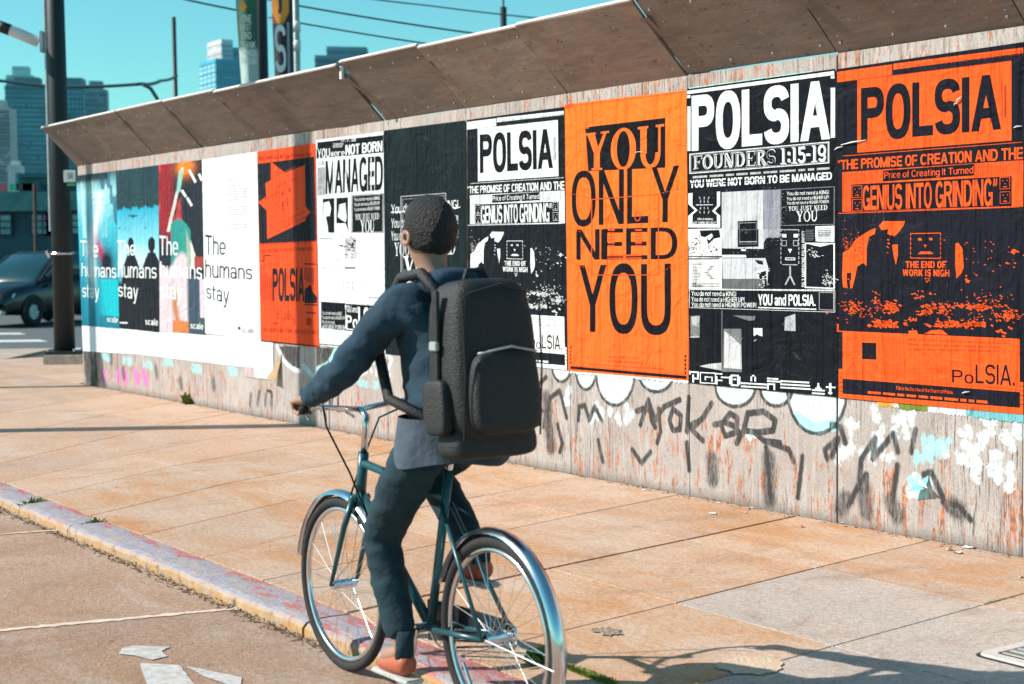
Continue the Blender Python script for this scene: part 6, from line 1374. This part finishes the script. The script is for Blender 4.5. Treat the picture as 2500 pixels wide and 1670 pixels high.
M['shirt'] = mat('grey_shirt_cloth', (.055,.075,.105), .9, noise=(9,.2,4), bump=(20,.5)); M['hair'] = mat('dark_hair', (.012,.010,.010), .6, noise=(60,.4,4), bump=(170,.9,(1,1,.6))); M['shoe'] = mat('rust_orange_shoe', (.42,.10,.05), .6, noise=(30,.15,3)); M['sole'] = mat('pale_sole', (.5,.48,.46), .7, noise=(20,.1,3))
hip_a, hip_b = (-.23,.095,.97), (-.23,-.095,.97)
knee_a, ankle_a = (.035,.12,.60), (-.125,.125,.225); knee_b, ankle_b = (.12,-.135,.82), (-.235,-.125,.545)
SH = [(-.17,.17,1.42), (-.17,-.17,1.42)]; EL = [(.0,.275,1.20), (.0,-.275,1.20)]; WRs = [(.235,.30,1.085), (.235,-.30,1.085)]
J_ = [((-.24,0,.99),.12), ((-.235,0,1.12),.11), ((-.205,0,1.30),.125), ((-.18,0,1.42),.10), ((-.165,0,1.50),.052), ((-.14,0,1.56),.052), ((-.12,0,1.62),.082), ((-.115,0,1.69),.088), ((-.12,0,1.75),.058)]
E_ = [(i,i+1) for i in range(8)]
def addj(p, r): J_.append((p, r)); return len(J_)-1
for sd_, (sh, el, wr) in zip((1,-1), zip(SH, EL, WRs)):
    a = addj(sh, .058); b = addj(el, .042); c = addj(wr, .027); h1 = addj((.275,sd_*.300,1.078), (.034,.02)); E_.extend([(3,a),(a,b),(b,c),(c,h1)])
    for k, (dy, L_) in enumerate(((-.030,.92),(-.010,1.),(.010,.96),(.030,.8))):
        f0 = addj((.305,sd_*.298+dy*.55,1.080-.002*k), .0095); f1 = addj((.305+.030*L_,sd_*.288+dy*.75,1.074), .009); f2 = addj((.302+.020*L_,sd_*.284+dy*.8,1.040), .008); f3 = addj((.275,sd_*.284+dy*.8,1.030), .007)
        E_.extend([(h1,f0),(f0,f1),(f1,f2),(f2,f3)])
    t0 = addj((.275,sd_*.268,1.062), .010); t1 = addj((.30,sd_*.262,1.040), .009); E_.extend([(h1,t0),(t0,t1)])
for hp, kn, an, sy in ((hip_a,knee_a,ankle_a,1),(hip_b,knee_b,ankle_b,-1)):
    a = addj(hp, .088); m1 = addj(tuple((Vector(hp)+Vector(kn))/2), .074); b = addj(kn, .055); m2 = addj(tuple(Vector(kn).lerp(Vector(an),.35)), .053); c = addj(an, .034); tz = addj((an[0]+.14, an[1], an[2]-.045), .03); E_.extend([(0,a),(a,m1),(m1,b),(b,m2),(m2,c),(c,tz)])
skin('body', J_, E_, skinm, person)
# jacket with sleeves, shirt tail below it
jj = [((-.245,0,1.00),(.165,.195)), ((-.235,0,1.13),(.150,.175)), ((-.205,0,1.30),(.155,.19)), ((-.18,0,1.42),(.118,.14)), ((-.16,0,1.500),(.075,.075))]; je = [(0,1),(1,2),(2,3),(3,4)]
for sh, el, wr in zip(SH, EL, WRs):
    n = len(jj); jj += [(sh,.085), (tuple(Vector(sh).lerp(Vector(el),.5)),.070), (el,.062), (tuple(Vector(el).lerp(Vector(wr),.6)),.048), (wr,.040)]; je += [(3,n),(n,n+1),(n+1,n+2),(n+2,n+3),(n+3,n+4)]
skin('jacket', jj, je, M['jacket'], person, sub=3, fold=.011)
q_ = MB(); vs = []
for i in range(9):
    z_ = 1.05-.155*i/8
    for k in range(32):
        a_ = 2*pi*k/32; fl = 1+.10*i/8+.035*math.sin(a_*7+i*.3)*i/8; vs.append((-.25+.158*fl*cos(a_), .188*fl*sin(a_), z_+.012*math.sin(a_*3)*i/8))
q_.add(vs, [(i*32+k, i*32+(k+1)%32, (i+1)*32+(k+1)%32, (i+1)*32+k) for i in range(8) for k in range(32)]); q_.build('shirt_tail', M['shirt'], person, True)
skin('hood', [((-.27,.075,1.50),.045), ((-.285,0,1.485),.062), ((-.27,-.075,1.50),.045), ((-.20,.10,1.505),.035), ((-.20,-.10,1.505),.035)], [(0,1),(1,2),(0,3),(2,4)], M['jacket'], person, root=1)
tj = [((-.235,0,.985),(.115,.125)), ((-.235,0,1.08),(.12,.13))]; te = [(0,1)]
for hp, kn, an in ((hip_a,knee_a,ankle_a),(hip_b,knee_b,ankle_b)):
    n = len(tj); tj += [(hp,.105), (tuple(Vector(hp).lerp(Vector(kn),.5)),.092), (kn,.074), (tuple(Vector(kn).lerp(Vector(an),.4)),.068), (tuple(Vector(kn).lerp(Vector(an),.93)),.056)]; te += [(0,n),(n,n+1),(n+1,n+2),(n+2,n+3),(n+3,n+4)]
skin('trousers', tj, te, M['trouser'], person, sub=3, fold=.0075)
for an, sy in ((ankle_a,1),(ankle_b,-1)):
    a = Vector(an); s_ = skin('shoe', [(tuple(a+Vector((-.045,0,-.045))),(.040,.038)), (tuple(a+Vector((0,0,-.040))),(.042,.045)), (tuple(a+Vector((.08,0,-.060))),(.040,.034)), (tuple(a+Vector((.155,0,-.066))),(.034,.024))], [(0,1),(1,2),(2,3)], M['shoe'], person)
    q_ = MB(); q_.box(tuple(a+Vector((.05,0,-.092))),(.25,.078,.018)); q_.build('sole', M['sole'], s_, bevel=.007)
bm = bmesh.new(); bmesh.ops.create_uvsphere(bm, u_segments=28, v_segments=18, radius=1)
rr0 = random.Random(3)
for v in bm.verts:
    c_ = v.co.copy(); k = 1+.03*math.sin(c_.x*17)*math.sin(c_.y*13+c_.z*9); v.co = Vector((-.130+c_.x*.108*k, c_.y*.094*k, 1.685+c_.z*.118*k))
    if c_.x > .25 and c_.z < .35: v.co.x -= (c_.x-.25)*.095; v.co.y *= .84
    if c_.z < -.35: v.co.x -= .012; v.co.z += (-.35-c_.z)*.03
me = bpy.data.meshes.new('hair'); bm.to_mesh(me); bm.free(); me.materials.append(M['hair']); o = bpy.data.objects.new('hair', me); COL.objects.link(o); o.parent = person
for p_ in me.polygons: p_.use_smooth = True
for sy in (-1,1):
    q_ = MB(); q_.ring((-.12,sy*.089,1.655), .020, .010, 'y', 14, 6, .6); q_.build('ear', skinm, person, True)
    q_ = MB(); q_.ring((-.037,sy*.032,1.675), .004, .008, 'y', 10, 6, 1.2); q_.build('eye', M['black'], person, True)
q_ = MB(); q_.tube([(-.040,0,1.685),(-.018,0,1.650),(-.036,0,1.640)], [.007,.013,.008], 8); q_.build('nose', skinm, person, True)
q_ = MB(); q_.tube([(-.042,-.022,1.615),(-.034,0,1.613),(-.042,.022,1.615)], .005, 6); q_.build('mouth', mat('lips', (.30,.10,.09), .5, noise=(60,.1,2)), person, True)
# backpack
pack = empty('backpack', W(BS, BO, ZR), RB, 'large black backpack worn by the cyclist', 'backpack')
M['pack'] = mat('black_pack_nylon', (.014,.014,.016), .6, noise=(40,.3,4), bump=(160,.35))
def rbox(name, c, d, tilt, m, parent, bev=.05, bulge=.015):
    bm = bmesh.new(); bmesh.ops.create_cube(bm, size=1); bmesh.ops.subdivide_edges(bm, edges=bm.edges[:], cuts=9, use_grid_fill=True)
    for v in bm.verts:
        p = v.co*2; q = Vector([math.copysign(abs(k)**1.0, k) for k in p]); L_ = (abs(q.x)**5+abs(q.y)**5+abs(q.z)**5)**.2; q = q/L_
        w_ = 1+bulge*math.sin(q.z*4+1)+.008*math.sin(q.y*9+q.z*7); v.co = Vector((q.x*d[0]/2*w_, q.y*d[1]/2*(1-.08*max(0,q.z)), q.z*d[2]/2))
    bm.transform(Matrix.Translation(c) @ Matrix.Rotation(tilt, 4, 'Y')); me = bpy.data.meshes.new(name); bm.to_mesh(me); bm.free(); me.materials.append(m)
    for p_ in me.polygons: p_.use_smooth = True
    o = bpy.data.objects.new(name, me); COL.objects.link(o); o.parent = parent; return o
bag = rbox('main_bag', Vector((-.455,0,1.245)), (.22,.33,.54), .10, M['pack'], pack)
pk_ = rbox('front_pocket', Vector((-.572,0,1.15)), (.09,.26,.27), .10, M['pack'], pack)
rbox('bottom_roll', Vector((-.475,0,.985)), (.16,.33,.12), .1, M['pack'], pack)
for sy in (-1,1):
    q_ = MB(); q_.tube([(-.375,sy*.10,1.44),(-.26,sy*.115,1.535),(-.15,sy*.125,1.52),(-.055,sy*.13,1.42),(-.035,sy*.155,1.26),(-.15,sy*.185,1.11),(-.38,sy*.13,1.04)], .020, 8); q_.build('strap', M['pack'], pack, True)
    rbox('side_pocket', Vector((-.45,sy*.175,1.10)), (.13,.05,.18), .1, M['pack'], pack)
q_ = MB(); q_.tube([(-.42,-.05,1.50),(-.41,-.03,1.545),(-.41,.03,1.545),(-.42,.05,1.50)], .009, 6); q_.build('haul_loop', M['pack'], pack, True)
q_ = MB(); q_.tube([(-.600,-.115,1.28),(-.622,0,1.30),(-.600,.115,1.28)], .004, 5); q_.build('zip', M['galv'], pk_, True)
# small fittings that make the near things read at this size
q_ = MB()
for a_, b_ in ((Vector((-.565,-.150,1.00)),Vector((-.565,-.150,1.44))), (Vector((-.565,.150,1.00)),Vector((-.565,.150,1.44)))): q_.tube([a_, a_.lerp(b_,.5)+Vector((-.012,0,0)), b_], .0035, 5)
q_.tube([(-.545,-.12,1.47),(-.56,0,1.50),(-.545,.12,1.47)], .0035, 5); q_.build('seam_piping', M['rubber'], pack)
for sy in (-1,1):
    q_ = MB(); q_.box((-.44,sy*.172,1.33),(.035,.012,.30)); q_.build('compression_strap', M['rubber'], pack, bevel=.003)
    q_ = MB(); q_.box((-.44,sy*.180,1.30),(.045,.014,.03)); q_.build('buckle', M['galv'], pack, bevel=.003)
for an, sy in ((ankle_a,1),(ankle_b,-1)):
    a = Vector(an); q_ = MB(); q_.tube([a+Vector((.0,0,-.03)), a+Vector((-.003,0,.03)), a+Vector((.0,0,.075))], [.034,.033,.034], 14); q_.build('sock', M['trouser'], person, True)
    q_ = MB()
    for k in range(4): x_ = .045+.022*k; q_.tube([a+Vector((x_,-.028,-.030-.006*k)), a+Vector((x_+.006,0,-.014-.008*k)), a+Vector((x_,.028,-.030-.006*k))], .0035, 5)
    q_.build('laces', M['sole'], person)
q_ = MB(); q_.tube([(.30,-.2,1.05),(.42,-.10,.98),(.43,-.02,.80),(.44,.03,.66)], .004, 5); q_.tube([(.30,.2,1.05),(.43,.12,.96),(.42,.03,.78),(.30,.02,.62)], .004, 5); q_.build('brake_cables', M['rubber'], bike, True)
for sy in (-1,1): q_ = MB(); q_.tube([(.36,sy*.235,1.045),(.33,sy*.25,1.02),(.25,sy*.285,1.015)], .005, 6); q_.build('brake_lever', M['chrome'], bike, True)
q_ = MB(); 
for dz in (.045,-.037): q_.tube([(BBx,-.05,.29+(.082 if dz > 0 else -.082)), (RH,-.05,WR+dz)], .004, 5)
q_.build('chain', M['rubber'], bike)
q_ = MB(); q_.ring((RH,-.05,WR), .038, .006, 'y', 20, 6); q_.build('sprocket', M['chrome'], bike)
# screws along the plywood boards
for a, b in zip(eb[:-1], eb[1:]):
    if b < 4: continue
    q_ = MB()
    for u in (.06,.36,.64,.94):
        for v in (.12,.86):
            P_ = W(a+(b-a)*u, -.012+.42*v, WALLTOP+.43*v) + (NV*-.43+Vector((0,0,-.42))).normalized()*.006
            d = (NV*-.43+Vector((0,0,-.42))).normalized(); q_.tube([P_-d*.006, P_+d*.003], .007, 7)
    o = q_.build('screws', M['galv'], eave); o.matrix_parent_inverse = EI; o['kind'] = 'stuff'
